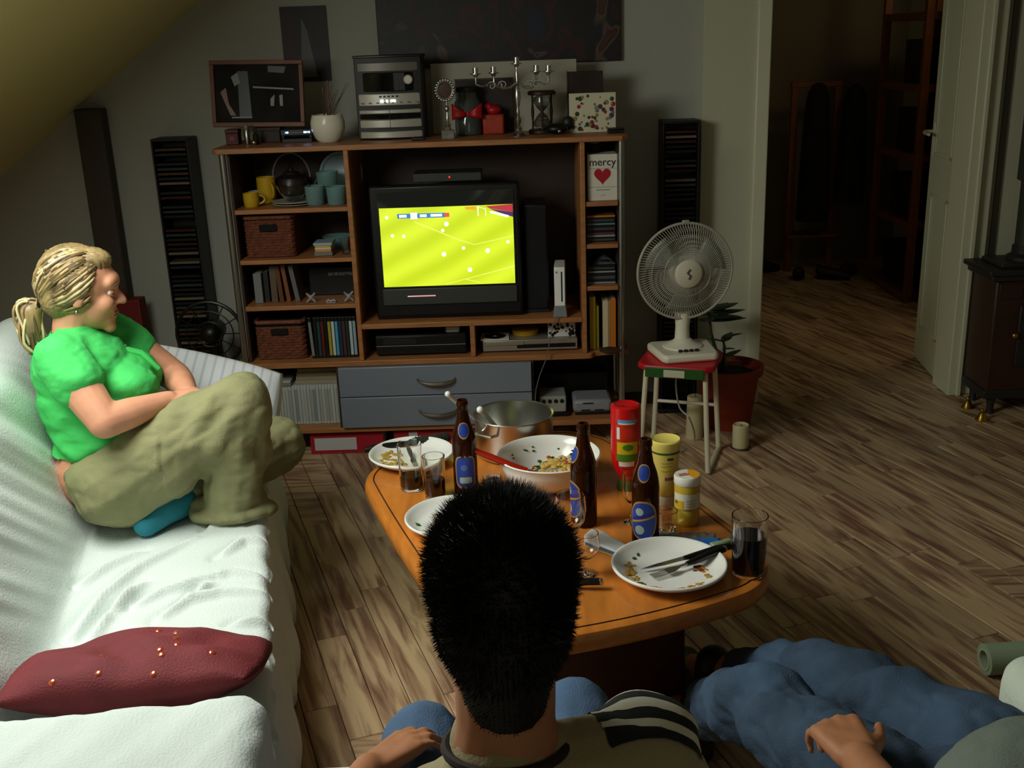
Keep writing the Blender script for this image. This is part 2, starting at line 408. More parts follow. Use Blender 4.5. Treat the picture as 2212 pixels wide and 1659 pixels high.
def crt(u, v): x = -.297+.594*u; z = .150+.42*v; return (x, -.006-.012*(1-((u-.5)*2)**2)*(1-((v-.5)*2)**2), z)
scr = obj('tube_glass', G().grid(crt, 17, 13), M('tube_glass', (40, 44, 42), .06, spec=.7), tv)
# picture: pitch with mown bands
PM = bpy.data.materials.new('pitch_picture'); PM.use_nodes = True; nt = PM.node_tree; b = nt.nodes['Principled BSDF']
tc = nt.nodes.new('ShaderNodeTexCoord'); wv = nt.nodes.new('ShaderNodeTexWave'); wv.inputs['Scale'].default_value = 2.6; wv.inputs['Distortion'].default_value = 1.5
mp = nt.nodes.new('ShaderNodeMapping'); mp.inputs['Rotation'].default_value = (0, math.radians(-62), 0)
nt.links.new(tc.outputs['Object'], mp.inputs[0]); nt.links.new(mp.outputs[0], wv.inputs['Vector'])
rp = nt.nodes.new('ShaderNodeValToRGB'); nt.links.new(wv.outputs['Fac'], rp.inputs[0])
rp.color_ramp.elements[0].color = (*lin((194, 216, 24)), 1); rp.color_ramp.elements[1].color = (*lin((216, 236, 44)), 1)
nt.links.new(rp.outputs[0], b.inputs['Emission Color']); b.inputs['Emission Strength'].default_value = 1.15; b.inputs['Base Color'].default_value = (.02,.02,.02,1)
def pict(u, v, d=.0006): p = crt(u, v); return (p[0], p[1]-d, p[2])
V1 = .845
pic = obj('match_picture', G().grid(lambda a, c: pict(.008+.984*a, .01+(V1-.01)*c), 17, 11), PM, tv)
def screen_bits(name, mat, polys, d):   # polygons in fractions of the picture (u right, v up)
    g = G()
    for poly in polys:
        if len(poly) == 4:
            A, B_, C_, D_ = poly
            def qf(s_, t_):
                u = (A[0]*(1-s_)+B_[0]*s_)*(1-t_)+(D_[0]*(1-s_)+C_[0]*s_)*t_; v = (A[1]*(1-s_)+B_[1]*s_)*(1-t_)+(D_[1]*(1-s_)+C_[1]*s_)*t_
                return pict(.008+.984*u, .01+(V1-.01)*v, d)
            g.grid(qf, 12, 4)
        else: g.add([pict(.008+.984*u, .01+(V1-.01)*v, d) for u, v in poly], [tuple(range(len(poly)))])
    return obj(name, g, mat, pic, smooth=0)
def em(n, c, s=1.0): return M(n, c, .5, emit=s)
screen_bits('pitch_line', em('pitch_white', (228, 240, 120), .95), [[(.26,.82),(.58,.58),(.585,.587),(.265,.828)],[(.58,.58),(.70,.51),(.703,.517),(.584,.588)],[(.70,.51),(1,.60),(1,.609),(.70,.518)],
    [(.48,.015),(1,.215),(1,.226),(.46,.015)],[(.62,.07),(.73,.02),(.736,.026),(.622,.078)]], .0012)
screen_bits('crowd', em('crowd_red', (190, 60, 66), .75), [[(.80,.985),(1,1.0),(1,.90),(.83,.955)]], .0012)
screen_bits('stand', em('crowd_purple', (84, 50, 110), .7), [[(.82,.955),(1,.90),(1,.84),(.90,.90)]], .0014)
screen_bits('hoarding', em('hoarding_white', (235, 240, 250), 1.1), [[(.83,.925),(.965,.865),(.965,.835),(.83,.90)]], .0016)
screen_bits('stand_orange', em('stand_orange', (235, 170, 50), .8), [[(.64,.985),(.72,.99),(.73,.945),(.65,.955)]], .0012)
screen_bits('goal', em('goal_white', (235, 235, 200), .9), [[(.735,.99),(.745,.99),(.745,.87),(.735,.87)],[(.735,.99),(.80,.955),(.80,.945),(.735,.98)],[(.793,.95),(.80,.95),(.80,.865),(.793,.865)]], .0016)
screen_bits('score_banner', em('banner_blue', (60, 120, 190), .9), [[(.135,.925),(.50,.925),(.50,.868),(.135,.868)]], .0014)
screen_bits('score_block', em('banner_white', (250, 250, 255), 1.3), [[(.235,.935),(.285,.935),(.285,.858),(.235,.858)],[(.15,.912),(.205,.912),(.205,.88),(.15,.88)],[(.305,.912),(.355,.912),(.355,.88),(.305,.88)],[(.385,.912),(.47,.912),(.47,.882),(.385,.882)]], .0020)
screen_bits('score_end', em('banner_red', (230, 80, 60), .9), [[(.488,.922),(.525,.922),(.525,.871),(.488,.871)]], .0018)
pl = []
def blob(u, v, ru, rv): return [(u+ru*math.cos(2*PI*i/10), v+rv*math.sin(2*PI*i/10)) for i in range(10)]
for u, v in ((.055,.885),(.09,.655),(.175,.645),(.50,.785),(.47,.705),(.47,.405),(.62,.475),(.80,.43),(.66,.195),(.955,.53)):
    s_ = .9 if (u, v) not in ((.47,.405),(.66,.195),(.80,.43),(.50,.785)) else 1.25
    pl.append(blob(u, v, .014*s_, .024*s_))
screen_bits('player', em('player_white', (250, 252, 220), 1.25), pl, .0018)

t = TH_('set_top_box', 'flat dark receiver box with a red light on top of the television', 'box', -.30, 4.70, 1.2243)
obj('case', G().box(-.15, .15, 0, .16, .004, .042), M('receiver_grey', (52, 54, 52), .4), t, .004)
obj('red_light', G().lathe([(0,.002),(.004,.0015),(.004,0)], (.01, -.0005, .024), 8, Rx(PI/2)), em('led_red', (255, 40, 20), 2), t)
obj('foot', G().box(-.13, -.11, .02, .04, 0, .005).box(.11, .13, .02, .04, 0, .005).box(-.13,-.11,.12,.14,0,.005).box(.11,.13,.12,.14,0,.005), BLACK, t)
t = TH_('loudspeaker', 'tall narrow black loudspeaker right of the television', 'speaker', .080, 4.72, .6238)
obj('cabinet', G().box(-.052, .052, 0, .22, 0, .49), BLACK, t, .006)
obj('grille', G().box(-.046, .046, -.008, .001, .02, .47), M('speaker_cloth', (24, 24, 25), .9, bump=.6, bscale=500), t, .004)
obj('plinth', G().box(-.055, .055, -.004, .224, 0, .012), DARK, t, .002)
t = TH_('game_console', 'slim white upright game console on grey stand beside the television', 'console', .178, 4.62, .6238, rz=-.06)
WII = M('console_white', (236, 236, 232), .25)
obj('stand', G().add([(-.032,-.012,0),(.032,-.012,0),(.032,.1,0),(-.032,.1,0),(-.026,-.004,.052),(.026,-.004,.052),(.026,.09,.04),(-.026,.09,.04)],
    [(0,3,2,1),(4,5,6,7),(0,1,5,4),(1,2,6,5),(2,3,7,6),(3,0,4,7)]), GREYP, t, .003)
b_ = obj('case', G().box(-.024, .024, 0, .17, .045, .225), WII, t, .004)
obj('disc_slot', G().box(.006, .012, -.0012, .002, .07, .205), M('slot_dark', (20, 40, 34), .3), b_)
obj('power_button', G().box(-.017, -.009, -.0015, .001, .198, .206), GREYP, b_, .001)
# cable of the console hanging down before the drawers
pts = [at(*p) for p in ((1205, 682, 4.588), (1195, 700, 4.58), (1187, 740, 4.575), (1180, 775, 4.57), (1166, 810, 4.57), (1158, 840, 4.575), (1156, 866, 4.585))]
tag(obj('console_cable', G().tube(pts, .0025, 6), M('cable_grey', (96, 96, 96), .5)), 'thin grey cable hanging from the white console past the drawers', 'cable')
t = TH_('video_recorder', 'black video recorder in the left slot under the television', 'recorder', -.455, 4.66, .4558)
obj('case', G().box(-.205, .205, 0, .3, .006, .095), DARK, t, .004)
obj('front_panel', G().box(-.203, .203, -.008, .001, .010, .091), BLACK, t, .002)
obj('tape_flap', G().box(-.17, -.02, -.010, -.007, .056, .082), DARK, t, .001)
obj('trim_strip', G().box(-.203, .203, -.0095, -.0075, .048, .051), GREYP, t)
obj('foot', G().box(-.19,-.16,.02,.05,0,.007).box(.16,.19,.02,.05,0,.007).box(-.19,-.16,.24,.27,0,.007).box(.16,.19,.24,.27,0,.007), BLACK, t)
t = TH_('sensor_bar', 'small white box lying on the black video recorder', 'box', -.31, 4.68, .5515)
obj('case', G().box(-.031, .031, 0, .05, 0, .028), WHITE, t, .007); obj('cap', G().box(-.034, -.028, .002, .048, .003, .025), GREYP, t, .002)
t = TH_('disc_player', 'silver disc player in the right slot under the television', 'player', .04, 4.66, .4558)
DVS = M('player_silver', (160, 152, 136), .4, .5)
obj('case', G().box(-.215, .215, 0, .28, .006, .056), DVS, t, .003)
obj('disc_tray', G().box(-.20, -.03, -.004, .001, .034, .050), DVS, t, .001)
obj('display_window', G().box(-.06, .205, -.003, .001, .018, .036), BLACK, t, .001)
obj('foot', G().box(-.2,-.17,.02,.05,0,.007).box(.17,.2,.02,.05,0,.007).box(-.2,-.17,.22,.25,0,.007).box(.17,.2,.22,.25,0,.007), BLACK, t)
t = TH_('dotted_box', 'box with black and white dots on the silver disc player', 'box', .186, 4.69, .5123)
obj('case', G().box(-.062, .062, 0, .07, 0, .07), M('dotted_white', (210, 208, 200), .6), t, .003)
g = G(); q = random.Random(5)
for i in range(34):
    g.lathe([(0,.0012),(q.uniform(.004,.008),.0006),(.0001,0)], (q.uniform(-.055,.055), -.0004, q.uniform(.008,.062)), 8, Rx(PI/2))
obj('dot_print', g, BLACK, t, kind='stuff')
t = TH_('yellow_disc_spindle', 'flat yellow round tin lying on the silver disc player', 'tin', .02, 4.71, .5123)
obj('tin', G().lathe([(0,0),(.058,0),(.06,.003),(.06,.022),(0,.022)], (0,.06,0), 28), M('tin_yellow', (176, 140, 20), .4), t, .001)
obj('lid', G().lathe([(.0601,.014),(.0615,.015),(.0615,.024),(.058,.026),(0,.026)], (0,.06,0), 28), M('tin_yellow', (176, 140, 20), .4), t)
t = TH_('disc_sleeve', 'thin white sleeve lying on the left of the silver disc player', 'sleeve', -.12, 4.665, .5123)
obj('sleeve', G().box(-.065, .065, 0, .12, 0, .004), WHITE, t, .001); obj('disc', G().lathe([(.008,.0042),(.05,.0042),(.05,.005),(.008,.005),(.008,.0042)], (0,.06,0), 24), SILVER, t)

# ------------------------------------------------------------------ left column of the wall unit
def mug(name, label, mat, x, y, z, r, h, rz=0, rim=None):
    t = TH_(name, label, 'mug', x, y, z, rz=rz)
    obj('cup', G().lathe([(0,0),(r*.8,0),(r*.92,.006),(r,h*.5),(r,h),(r*.92,h),(r*.9,h*.5),(r*.8,.01),(0,.01)], n=20), mat, t)
    obj('handle', G().tube([(r*.9+.028*math.sin(a), 0, h*.5+h*.3*math.cos(a)) for a in [PI*i/8 for i in range(9)]], .005, 8), mat, t)
    return t
YEL = M('mug_yellow', (196, 156, 30), .35); GLZ = M('blue_grey_glaze', (150, 172, 176), .3)
mug('yellow_mug', 'small yellow mug on the top left shelf, nearest the post', YEL, -1.165, 4.70, 1.1478, .034, .062, .3)
mug('yellow_mug', 'taller yellow mug with its handle to the front on the top left shelf', YEL, -1.12, 4.82, 1.1478, .042, .115, -.9)
mug('pale_cup', 'pale blue grey cup behind the small yellow mug', GLZ, -1.172, 4.82, 1.1478, .032, .055, 1.2)
t = TH_('teapot', 'dark round teapot with a hoop handle at the back of the top left shelf', 'teapot', -1.02, 4.90, 1.1478)
TPB = M('teapot_brown', (40, 32, 28), .35)
obj('body', G().lathe([(0,0),(.05,0),(.08,.03),(.085,.06),(.07,.1),(.04,.115),(0,.116)], n=24), TPB, t)
obj('lid', G().lathe([(.04,.115),(.035,.124),(.012,.13),(.012,.142),(0,.146)], n=18), TPB, t)
obj('spout', G().tube([(.07,0,.04),(.1,0,.06),(.12,0,.1)], [.016,.012,.009], 10), TPB, t)
obj('handle', G().tube([(.085*math.cos(a), 0, .1+.11*math.sin(a)) for a in [PI*i/12 for i in range(13)]], .004, 8), GREYP, t)
t = TH_('glass_bowl', 'wide clear glass bowl on pale plates, top left shelf', 'bowl', -.985, 4.74, 1.1690)
obj('bowl', G().lathe([(0,0),(.035,0),(.06,.03),(.075,.065),(.0725,.066),(.057,.032),(.033,.004),(0,.004)], n=28), GLASS, t)
obj('foot_ring', G().lathe([(.03,-.001),(.036,-.001),(.036,.003),(.03,.003),(.03,-.001)], n=24), GLASS, t)
for i, lb in enumerate(('bottom pale plate of the pair under the glass bowl', 'upper pale plate of the pair under the glass bowl')):
    o = obj('side_plate', G().lathe([(0,0),(.06,0),(.095,.006),(.095,.0085),(.06,.003),(0,.003)], (-.985, 4.74, 1.1476+.0095*i), 30), M('plate_pale', (176, 176, 160), .3)); tag(o, lb, 'plate')
AQ = M('aqua_glass', (150, 190, 186), .12, trans=.6)
def tumbler(name, label, x, y, z, r, h, mat, grp=None, cat='glass'):
    o = obj(name, G().lathe([(0,0),(r*.86,0),(r*.9,.003),(r,h),(r*.95,h),(r*.85,.008),(0,.008)], (x,y,z), 24), mat); return tag(o, label, cat, grp)
tumbler('glass_cup', 'aqua glass cup at the right end of the top left shelf', -.79, 4.70, 1.1479, .044, .078, AQ)
tumbler('glass_cup', 'aqua glass cup second from the right on the top left shelf', -.885, 4.71, 1.1479, .044, .082, AQ)
tumbler('glass_beaker', 'tall pale glass beaker behind the aqua cups', -.845, 4.83, 1.1479, .05, .13, AQ)
t = TH_('serving_plate', 'large grey blue plate standing on edge behind the glass cups', 'plate', -.80, 4.955, 1.1485)
obj('plate', G().lathe([(0,0),(.06,0),(.1,.012),(.1,.015),(.06,.003),(0,.003)], (0,.0,.102), 32, Rx(PI/2-.16)), GLZ, t)
obj('rim_line', G().tube([(.088*math.cos(a), -.008-.014*math.sin(a), .102+.088*math.sin(a)) for a in [2*PI*i/28 for i in range(28)]], .0012, 5, close=True), M('rim_blue', (70, 90, 110), .4), t)
# wicker baskets, woven for real
WK = M('wicker', (112, 62, 40), .7, var=.35, scale=60)
def basket(label, x0, x1, y0, y1, z, h):
    t = TH_('wicker_basket', label, 'basket', (x0+x1)/2, y0, z, group=None)
    w = (x1-x0)/2; d = y1-y0
    ring = []
    per = [(-w+.01,0),(w-.01,0),(w,.01),(w,d-.01),(w-.01,d),(-w+.01,d),(-w,d-.01),(-w,.01)]
    def peri(n):
        out = []; L = [math.dist(per[i], per[(i+1) % 8]) for i in range(8)]; T = sum(L)
        for k in range(n):
            s_ = T*k/n; i = 0
            while s_ > L[i]: s_ -= L[i]; i += 1
            a, c = per[i], per[(i+1) % 8]; f = s_/L[i]; out.append((a[0]+(c[0]-a[0])*f, a[1]+(c[1]-a[1])*f))
        return out
    n = 96; P = peri(n); cx_, cy_ = 0, d/2
    obj('lining', G().prism([(px*.96, cy_+(py-cy_)*.95) for px, py in P[::2]], .004, h-.012), M('wicker_dark', (34, 22, 17), .9), t)
    g = G(); rows = int((h-.02)/.0125)
    for r in range(rows):
        g.tube([(px*(1+.012*math.cos(PI*k/2+r*PI)), cy_+(py-cy_)*(1+.018*math.cos(PI*k/2+r*PI)), .008+r*.0125) for k, (px, py) in enumerate(P)], .0065, 5, close=True)
    obj('weave', g, WK, t, kind='stuff')
    obj('rim', G().tube([(px*1.01, cy_+(py-cy_)*1.02, h-.008) for px, py in P[::2]], .010, 8, close=True), WK, t)
    obj('grip_hole', G().box(-.04, .04, -.012, .0, h*.62, h*.80), M('wicker_hole', (10, 8, 7), .9), t, .008)
basket('wicker basket on the second left shelf of the wall unit', -1.200, -.99, 4.67, 4.98, .9270, .185)
basket('wicker basket at the bottom of the left column beside film cases', -1.200, -.985, 4.67, 4.98, .4560, .182)
# glass things beside the upper basket
for i, (c, hh) in enumerate((((150,150,140),.014),((205,150,50),.012),((120,130,130),.016),((190,140,70),.012),((130,135,135),.018))):
    pass
zz = .9268
for i, (nm, c, hh, w_) in enumerate((('grey', (110,112,108), .018, .05), ('orange', (214,140,50), .010, .046), ('white', (200,200,190), .010, .046), ('yellow', (205,160,60), .008, .046), ('pale blue', (150,170,180), .012, .052))):
    o = obj('coaster', G().box(-.862-w_+.01, -.862+w_-.01, 4.66, 4.76, zz+.0004, zz+hh), M('coaster_'+nm, c, .5), bevel=.002); zz += hh
    tag(o, nm+' flat piece in the small stack, number %d from below beside the upper basket' % (i+1) if False else nm+' flat square in the small stack beside the upper basket', 'coaster', 'small stack beside the upper basket')
t = TH_('glass_dish', 'shallow clear dish behind the small stack on the second left shelf', 'dish', -.83, 4.88, .9270)
obj('dish', G().lathe([(0,0),(.04,0),(.07,.05),(.067,.051),(.038,.004),(0,.004)], n=24), AQ, t); obj('rim', G().tube([(.0685*math.cos(a),.0685*math.sin(a),.051) for a in [2*PI*i/24 for i in range(24)]], .002, 6, close=True), AQ, t)
tumbler('small_glass', 'little clear glass against the divider on the second left shelf', -.765, 4.70, .9270, .022, .07, GLASS)
# books on the third shelf
def book(label, x0, x1, y0, d, z, h, c, lean=0, name='book', cat='book', grp=None, mat=None, pages=True):
    t = TH_(name, label, cat, (x0+x1)/2, y0, z, grp); w = x1-x0
    mat = mat or M('cover_%d_%d_%d' % c, c, .5)
    R = Matrix.Rotation(lean, 4, 'Y')
    obj('cover', G().box(-w/2, w/2, 0, .003, 0, h).box(-w/2, -w/2+.002, .003, d, 0, h).box(w/2-.002, w/2, .003, d, 0, h).xf(R), mat, t, .001)
    obj('pages', G().box(-w/2+.002, w/2-.002, .003, d-.004, .003, h-.003).xf(R), M('paper', (205, 200, 182), .8), t)
    return t
book('pale grey book standing alone at the left of the third shelf', -1.19, -1.155, 4.68, .13, .7180, .135, (118, 122, 118))
book('dark book standing just right of the pale grey book', -1.15, -1.128, 4.70, .13, .7180, .14, (34, 34, 38))
book('tan book with light top, third left shelf', -1.118, -1.090, 4.69, .13, .7180, .165, (92, 78, 58))
book('brown leaning book beside the tan book', -1.083, -1.063, 4.69, .13, .7180, .165, (98, 56, 34), -.06)
book('orange brown leaning book in the middle of the third left shelf', -1.050, -1.032, 4.69, .13, .7180, .17, (120, 74, 40), -.10)
book('grey leaning book at the right of the third shelf row', -1.010, -.990, 4.69, .13, .7180, .168, (98, 98, 100), -.14)
t = TH_('black_case', 'black case at the back right of the third left shelf', 'case', -.855, 4.80, .7175)
obj('case', G().box(-.11, .11, 0, .2, 0, .13), BLACK, t, .004); obj('label_strip', G().box(-.02, .10, -.002, .001, .092, .106), M('label_worn', (120, 124, 120), .6, c2=(40,40,40), scale=90), t)
for i, (x_, y_, lb) in enumerate(((-.935, 4.66, 'white four-armed plastic figure left of the pair on the third left shelf'), (-.765, 4.66, 'white four-armed plastic figure against the divider, third left shelf'))):
    t = TH_('plastic_figure', lb, 'figure', x_, y_, .7180, rz=.3*i)
    g = G()
    for sx in (-1, 1): g.tube([(sx*.02, 0, .002), (0, 0, .022), (-sx*.02, 0, .044)], [.004, .006, .004], 8)
    obj('arm', g, M('figure_white', (150, 150, 146), .5), t); obj('centre', G().sph((0,-.002,.024), (.010,.007,.012)), M('figure_white', (150, 150, 146), .5), t)
t = TH_('small_white_ornament', 'tiny white curled ornament between the plastic figures', 'ornament', -.845, 4.65, .7175)
obj('body', G().tube([(-.02,0,.006),(-.008,0,.012),(0,0,.006),(.01,0,.012),(.02,0,.006)], .005, 8), M('figure_white', (150,150,146), .5), t); obj('base', G().box(-.022,.022,-.008,.008,0,.003), M('figure_white', (150,150,146), .5), t, .001)
# film cases at the bottom right of the left column
cols = [('grey', (120,120,120)), ('black', (20,20,22)), ('dark teal', (32,64,66)), ('dark red', (96,22,24)), ('black', (16,16,18)), ('yellow', (160,150,40)), ('white', (190,195,190)), ('sky blue', (70,150,180)), ('navy', (34,50,80)), ('brown', (76,46,36)), ('dark green', (36,50,42)), ('white', (176,186,190)), ('pale blue', (140,160,172))]
ords = ['first','second','third','fourth','fifth','sixth','seventh','eighth','ninth','tenth','eleventh','twelfth','thirteenth']
def case(label, name, x, y, z, w, d, h, mat, grp, lean=0, capm=None):
    t = TH_(name, label, 'film case' if name == 'film_case' else 'game case', x, y, z, grp)
    R = Matrix.Rotation(lean, 4, 'Y')
    obj('case', G().box(-w/2, w/2, 0, d, 0, h).xf(R), mat, t, .0012, smooth=0)
    obj('spine_label', G().box(-w/2+.0012, w/2-.0012, -.0006, .001, .012, h-.02).xf(R), capm or mat, t, smooth=0)
    return t
for i, (nm, c) in enumerate(cols):
    case('%s spined film case, %s from the left in the row' % (nm, ords[i]), 'film_case', -.948+.0162*i, 4.665, .4560, .0148, .136, .19, BLACK, 'film cases at the foot of the left column', -.04 if i == 0 else 0, M('spine_'+nm.replace(' ', '_')+str(i), c, .4))
# white game cases in the bottom left bay
first = None
GC = [M('game_spine_%d' % i, c, .5) for i, c in enumerate(((170,174,168),(150,156,156),(182,184,176),(132,140,144),(160,158,146),(110,140,140)))]
q = random.Random(11)
nG = 22
for i in range(nG):
    mt = q.choice(GC) if q.random() < .55 else GC[0]
    case('pale game case in the long row in the bottom left bay', 'game_case', -1.145+.0140*i, 4.665+q.uniform(0,.004), .1388, .0130, .136, .188, M('case_white', (180,184,178), .4), 'game cases in the bottom left bay', 0, mt)
t = TH_('paper_stack', 'stack of cream papers lying on the white game cases', 'papers', -.95, 4.69, .327)
for i in range(4): obj('sheet', G().box(-.10+.004*i, .10-.003*i, .002*i, .13, .0005+.018*i, .0175+.018*i), M('cream_paper', (150, 140, 112), .8), t, .001)
t = TH_('flat_case', 'flat grey case lying at the left end of the game cases', 'case', -1.115, 4.66, .327)
obj('case', G().box(-.05, .05, 0, .12, 0, .016), GREYP, t, .002); obj('lid', G().box(-.048, .048, .002, .118, .0165, .024), M('case_white', (180,184,178), .4), t, .002)

# ------------------------------------------------------------------ right column and bottom bays
t = TH_('heart_box', 'white card box with a red heart in the top right compartment', 'box', .375, 4.64, 1.1315)
obj('box', G().box(-.066, .062, 0, .13, 0, .198), M('card_white', (214, 208, 192), .6), t, .002)
hp_ = [(.0025*16*math.sin(a)**3*.9, .0024*(13*math.cos(a)-5*math.cos(2*a)-2*math.cos(3*a)-math.cos(4*a))) for a in [2*PI*i/40 for i in range(40)]]
obj('heart', G().add([(x_-.002, -.0012, .108+z_) for x_, z_ in hp_], [tuple(range(40))]), M('heart_red', (170, 20, 36), .5), t, smooth=0)
obj('printed_line', G().box(-.064,.060,-.0008,.0005,.137,.1385).box(-.064,.060,-.0008,.0005,.058,.0595).box(-.03,.03,-.0008,.0005,.045,.048).box(-.01,.01,-.0008,.0005,.022,.024), M('print_grey', (120,116,108), .7), t, kind='stuff')
text_obj('lettering', 'mercy', .046, M('ink', (28, 26, 26), .6), t, (-.002, -.0012, .164))
t = TH_('dark_jar', 'dark squat jars pushed in above the heart box', 'jar', .375, 4.70, 1.331)
obj('jar', G().lathe([(0,0),(.028,0),(.03,.005),(.03,.03),(.022,.036),(.022,.044),(0,.044)], (-.03,.04,0), 18), DARK, t); obj('lid', G().lathe([(.0222,.036),(.025,.037),(.025,.047),(0,.047)], (-.03,.04,0), 18), GREYP, t)
def discs(lbs, x, y, z0, spec):
    z = z0
    for lb, (c, h, w) in zip(lbs, spec):
        t = TH_('disc_case', lb, 'disc case', x, y, z+.0003)
        obj('case', G().box(-w/2, w/2, 0, .125, 0, h-.0006), M('disc_%d_%d_%d' % c, c, .35), t, .001, smooth=0)
        obj('paper_edge', G().box(-w/2+.004, w/2-.004, -.0005, .001, h*.3, h*.62), M('disc_edge_%d_%d_%d' % c, tuple(min(255, v+46) for v in c), .5), t, smooth=0)
        z += h
discs(['black disc case at the foot of the stack under the heart box', 'pale edged disc case second from below under the heart box', 'dark red disc case in the stack under the heart box', 'black wide case in the stack under the heart box', 'teal disc case near the top of the stack under the heart box', 'dark case below the orange one under the heart box', 'orange edged case on top of the stack under the heart box'],
      .3665, 4.66, .9475, [((22,24,26),.022,.126), ((120,126,122),.010,.124), ((70,22,24),.012,.122), ((18,18,20),.030,.126), ((70,96,92),.010,.124), ((20,20,20),.024,.122), ((150,92,30),.010,.124)])
discs(['pale bottom case in the dark compartment above the yellow books', 'black case with a red mark above the yellow books', 'pale thin case in the middle of the stack above the yellow books', 'black top case of the stack above the yellow books'],
      .3665, 4.66, .7595, [((110,112,110),.010,.126), ((26,30,32),.040,.126), ((130,132,128),.008,.124), ((20,22,24),.026,.122)])
t = TH_('crumpled_pouch', 'grey crumpled pouch on the black cases above the yellow books', 'pouch', .38, 4.67, .844)
obj('pouch', G().grid(lambda u, v: (-.05+.1*u, .01+.09*v, .002+.03*math.sin(PI*u)*math.sin(PI*v)*(1+.4*nz((u*9,v*9,0),1))), 14, 12).box(-.05,.05,.01,.1,0,.003), M('pouch_grey', (84, 88, 92), .6), t); obj('flap', G().box(-.02,.02,.005,.03,.014,.018), DARK, t, .002)
book('yellow book at the left of the lowest right compartment', .312, .338, 4.66, .17, .4560, .245, (196, 164, 26))
book('slim yellow green book second in the lowest right compartment', .340, .354, 4.67, .17, .4560, .20, (150, 150, 40))
book('white book standing between yellow and orange books', .372, .395, 4.66, .17, .4560, .225, (200, 186, 150))
book('thin cream book beside the orange one', .396, .4045, 4.66, .17, .4560, .225, (160, 130, 90))
book('orange book at the right of the lowest right compartment', .405, .430, 4.66, .17, .4560, .23, (196, 110, 30))
t = TH_('dark_bowl', 'dark round dish on the curved end of the lower board', 'dish', .392, 4.665, .4555-.001)
t.location = (.40, 4.665, .456)
# keep it clear of the books: a shallow dish in front of them
obj('dish', G().lathe([(0,0),(.03,0),(.05,.008),(.0485,.010),(.03,.003),(0,.003)], (0,-.052+.045,0), 24), M('dish_dark', (44, 26, 18), .5), t); t.location = (.40, 4.615, .4565)
obj('rim', G().tube([(.049*math.cos(a), -.007+.049*math.sin(a), .0095) for a in [2*PI*i/24 for i in range(24)]], .0018, 6, close=True), M('dish_dark', (44, 26, 18), .5), t)
t = TH_('cube_console', 'grey console with four round sockets in the bottom right bay', 'console', .137, 4.66, .1388)
obj('case', G().box(-.062, .062, 0, .14, .02, .098), M('console_grey', (150, 150, 144), .45), t, .006)
obj('base', G().box(-.07, .075, -.004, .145, 0, .02), BLACK, t, .003)
g = G()
for i in range(4): obj('socket', G().lathe([(0,0),(.008,0),(.0095,.002),(.0095,.006),(.0,.006)], (-.042+.028*i, .0032, .075), 14, Rx(PI/2)), BLACK, t)
t = TH_('flat_console', 'rounded grey console beside the four socket one', 'console', .325, 4.66, .1388)
obj('case', G().box(-.095, .085, 0, .16, .012, .075), M('console_grey2', (132, 134, 138), .45), t, .016)
obj('base', G().box(-.085, .075, .01, .15, 0, .014), DARK, t, .002)
obj('disc_flap', G().box(-.05, .0, -.0012, .002, .056, .062), DARK, t)
for x_ in (-.035, .028): obj('port', G().box(x_-.022, x_+.018, -.0012, .002, .022, .029), DARK, t)
t = TH_('black_device', 'black device at the back of the bottom right bay', 'device', .25, 4.86, .1388)
obj('case', G().box(-.16, .16, 0, .12, .006, .15), BLACK, t, .01); obj('foot', G().box(-.14,-.1,.02,.06,0,.007).box(.1,.14,.02,.06,0,.007), DARK, t)
# red binders lying under the unit
BR = M('binder_red', (164, 22, 40), .5)
for x0, x1, lab, lb in ((-.995, -.655, (-.975, -.78, .018, .078), 'red binder with a wide white label lying under the wall unit'), (-.605, -.31, (-.535, -.495, .045, .095), 'red binder with a small white label under the drawers')):
    t = TH_('ring_binder', lb, 'binder', (x0+x1)/2, 4.63, .001); w = (x1-x0)/2; c_ = (x0+x1)/2
    obj('cover', G().box(-w, w, 0, .25, 0, .006).box(-w, w, 0, .25, .094, .10).box(-w, w, 0, .006, .006, .094), BR, t, .002)
    obj('paper_block', G().box(-w+.006, w-.006, .012, .24, .008, .08), M('paper', (205,200,182), .8), t)
    obj('spine_label', G().box(lab[0]-c_, lab[1]-c_, -.0012, .001, lab[2], lab[3]), M('label_white', (190, 188, 186), .6), t)

# ------------------------------------------------------------------ on top of the wall unit
ZT = 1.4092
t = TH_('picture_frame', 'wood framed dark picture leaning on the wall at the left of the unit top', 'picture', -1.135, 4.87, 1.478)
fw, fh = .205, .285
R = (Matrix.Rotation(math.radians(1.5), 4, 'Y') @ Matrix.Rotation(math.radians(-6), 4, 'X'))
FRM = M('frame_wood', (110, 62, 32), .5, var=.2, scale=9)
for a0, a1, b0, b1 in ((-fw,fw,0,.02), (-fw,fw,fh-.018,fh), (-fw,-fw+.018,.02,fh-.018), (fw-.018,fw,.02,fh-.018)):
    obj('frame_bar', G().box(a0, a1, -.012, .012, b0, b1).xf(R), FRM, t, .002)
ph = obj('photo_print', G().box(-fw+.016, fw-.016, .0, .008, .018, fh-.016).xf(R), M('photo_dark', (40, 38, 34), .7, c2=(14,14,13), scale=7, spec=.15), t)
def bits(name, polys, y, mat, par, Rm=None, z0=0):
    if len(polys) > 1:
        for p in polys: bits(name, [p], y, mat, par, Rm)
        return
    g = G()
    for p in polys: g.add([(u, y, v) for u, v in p], [tuple(range(len(p)))])
    return obj(name, g.xf(Rm) if Rm else g, mat, par, smooth=0)
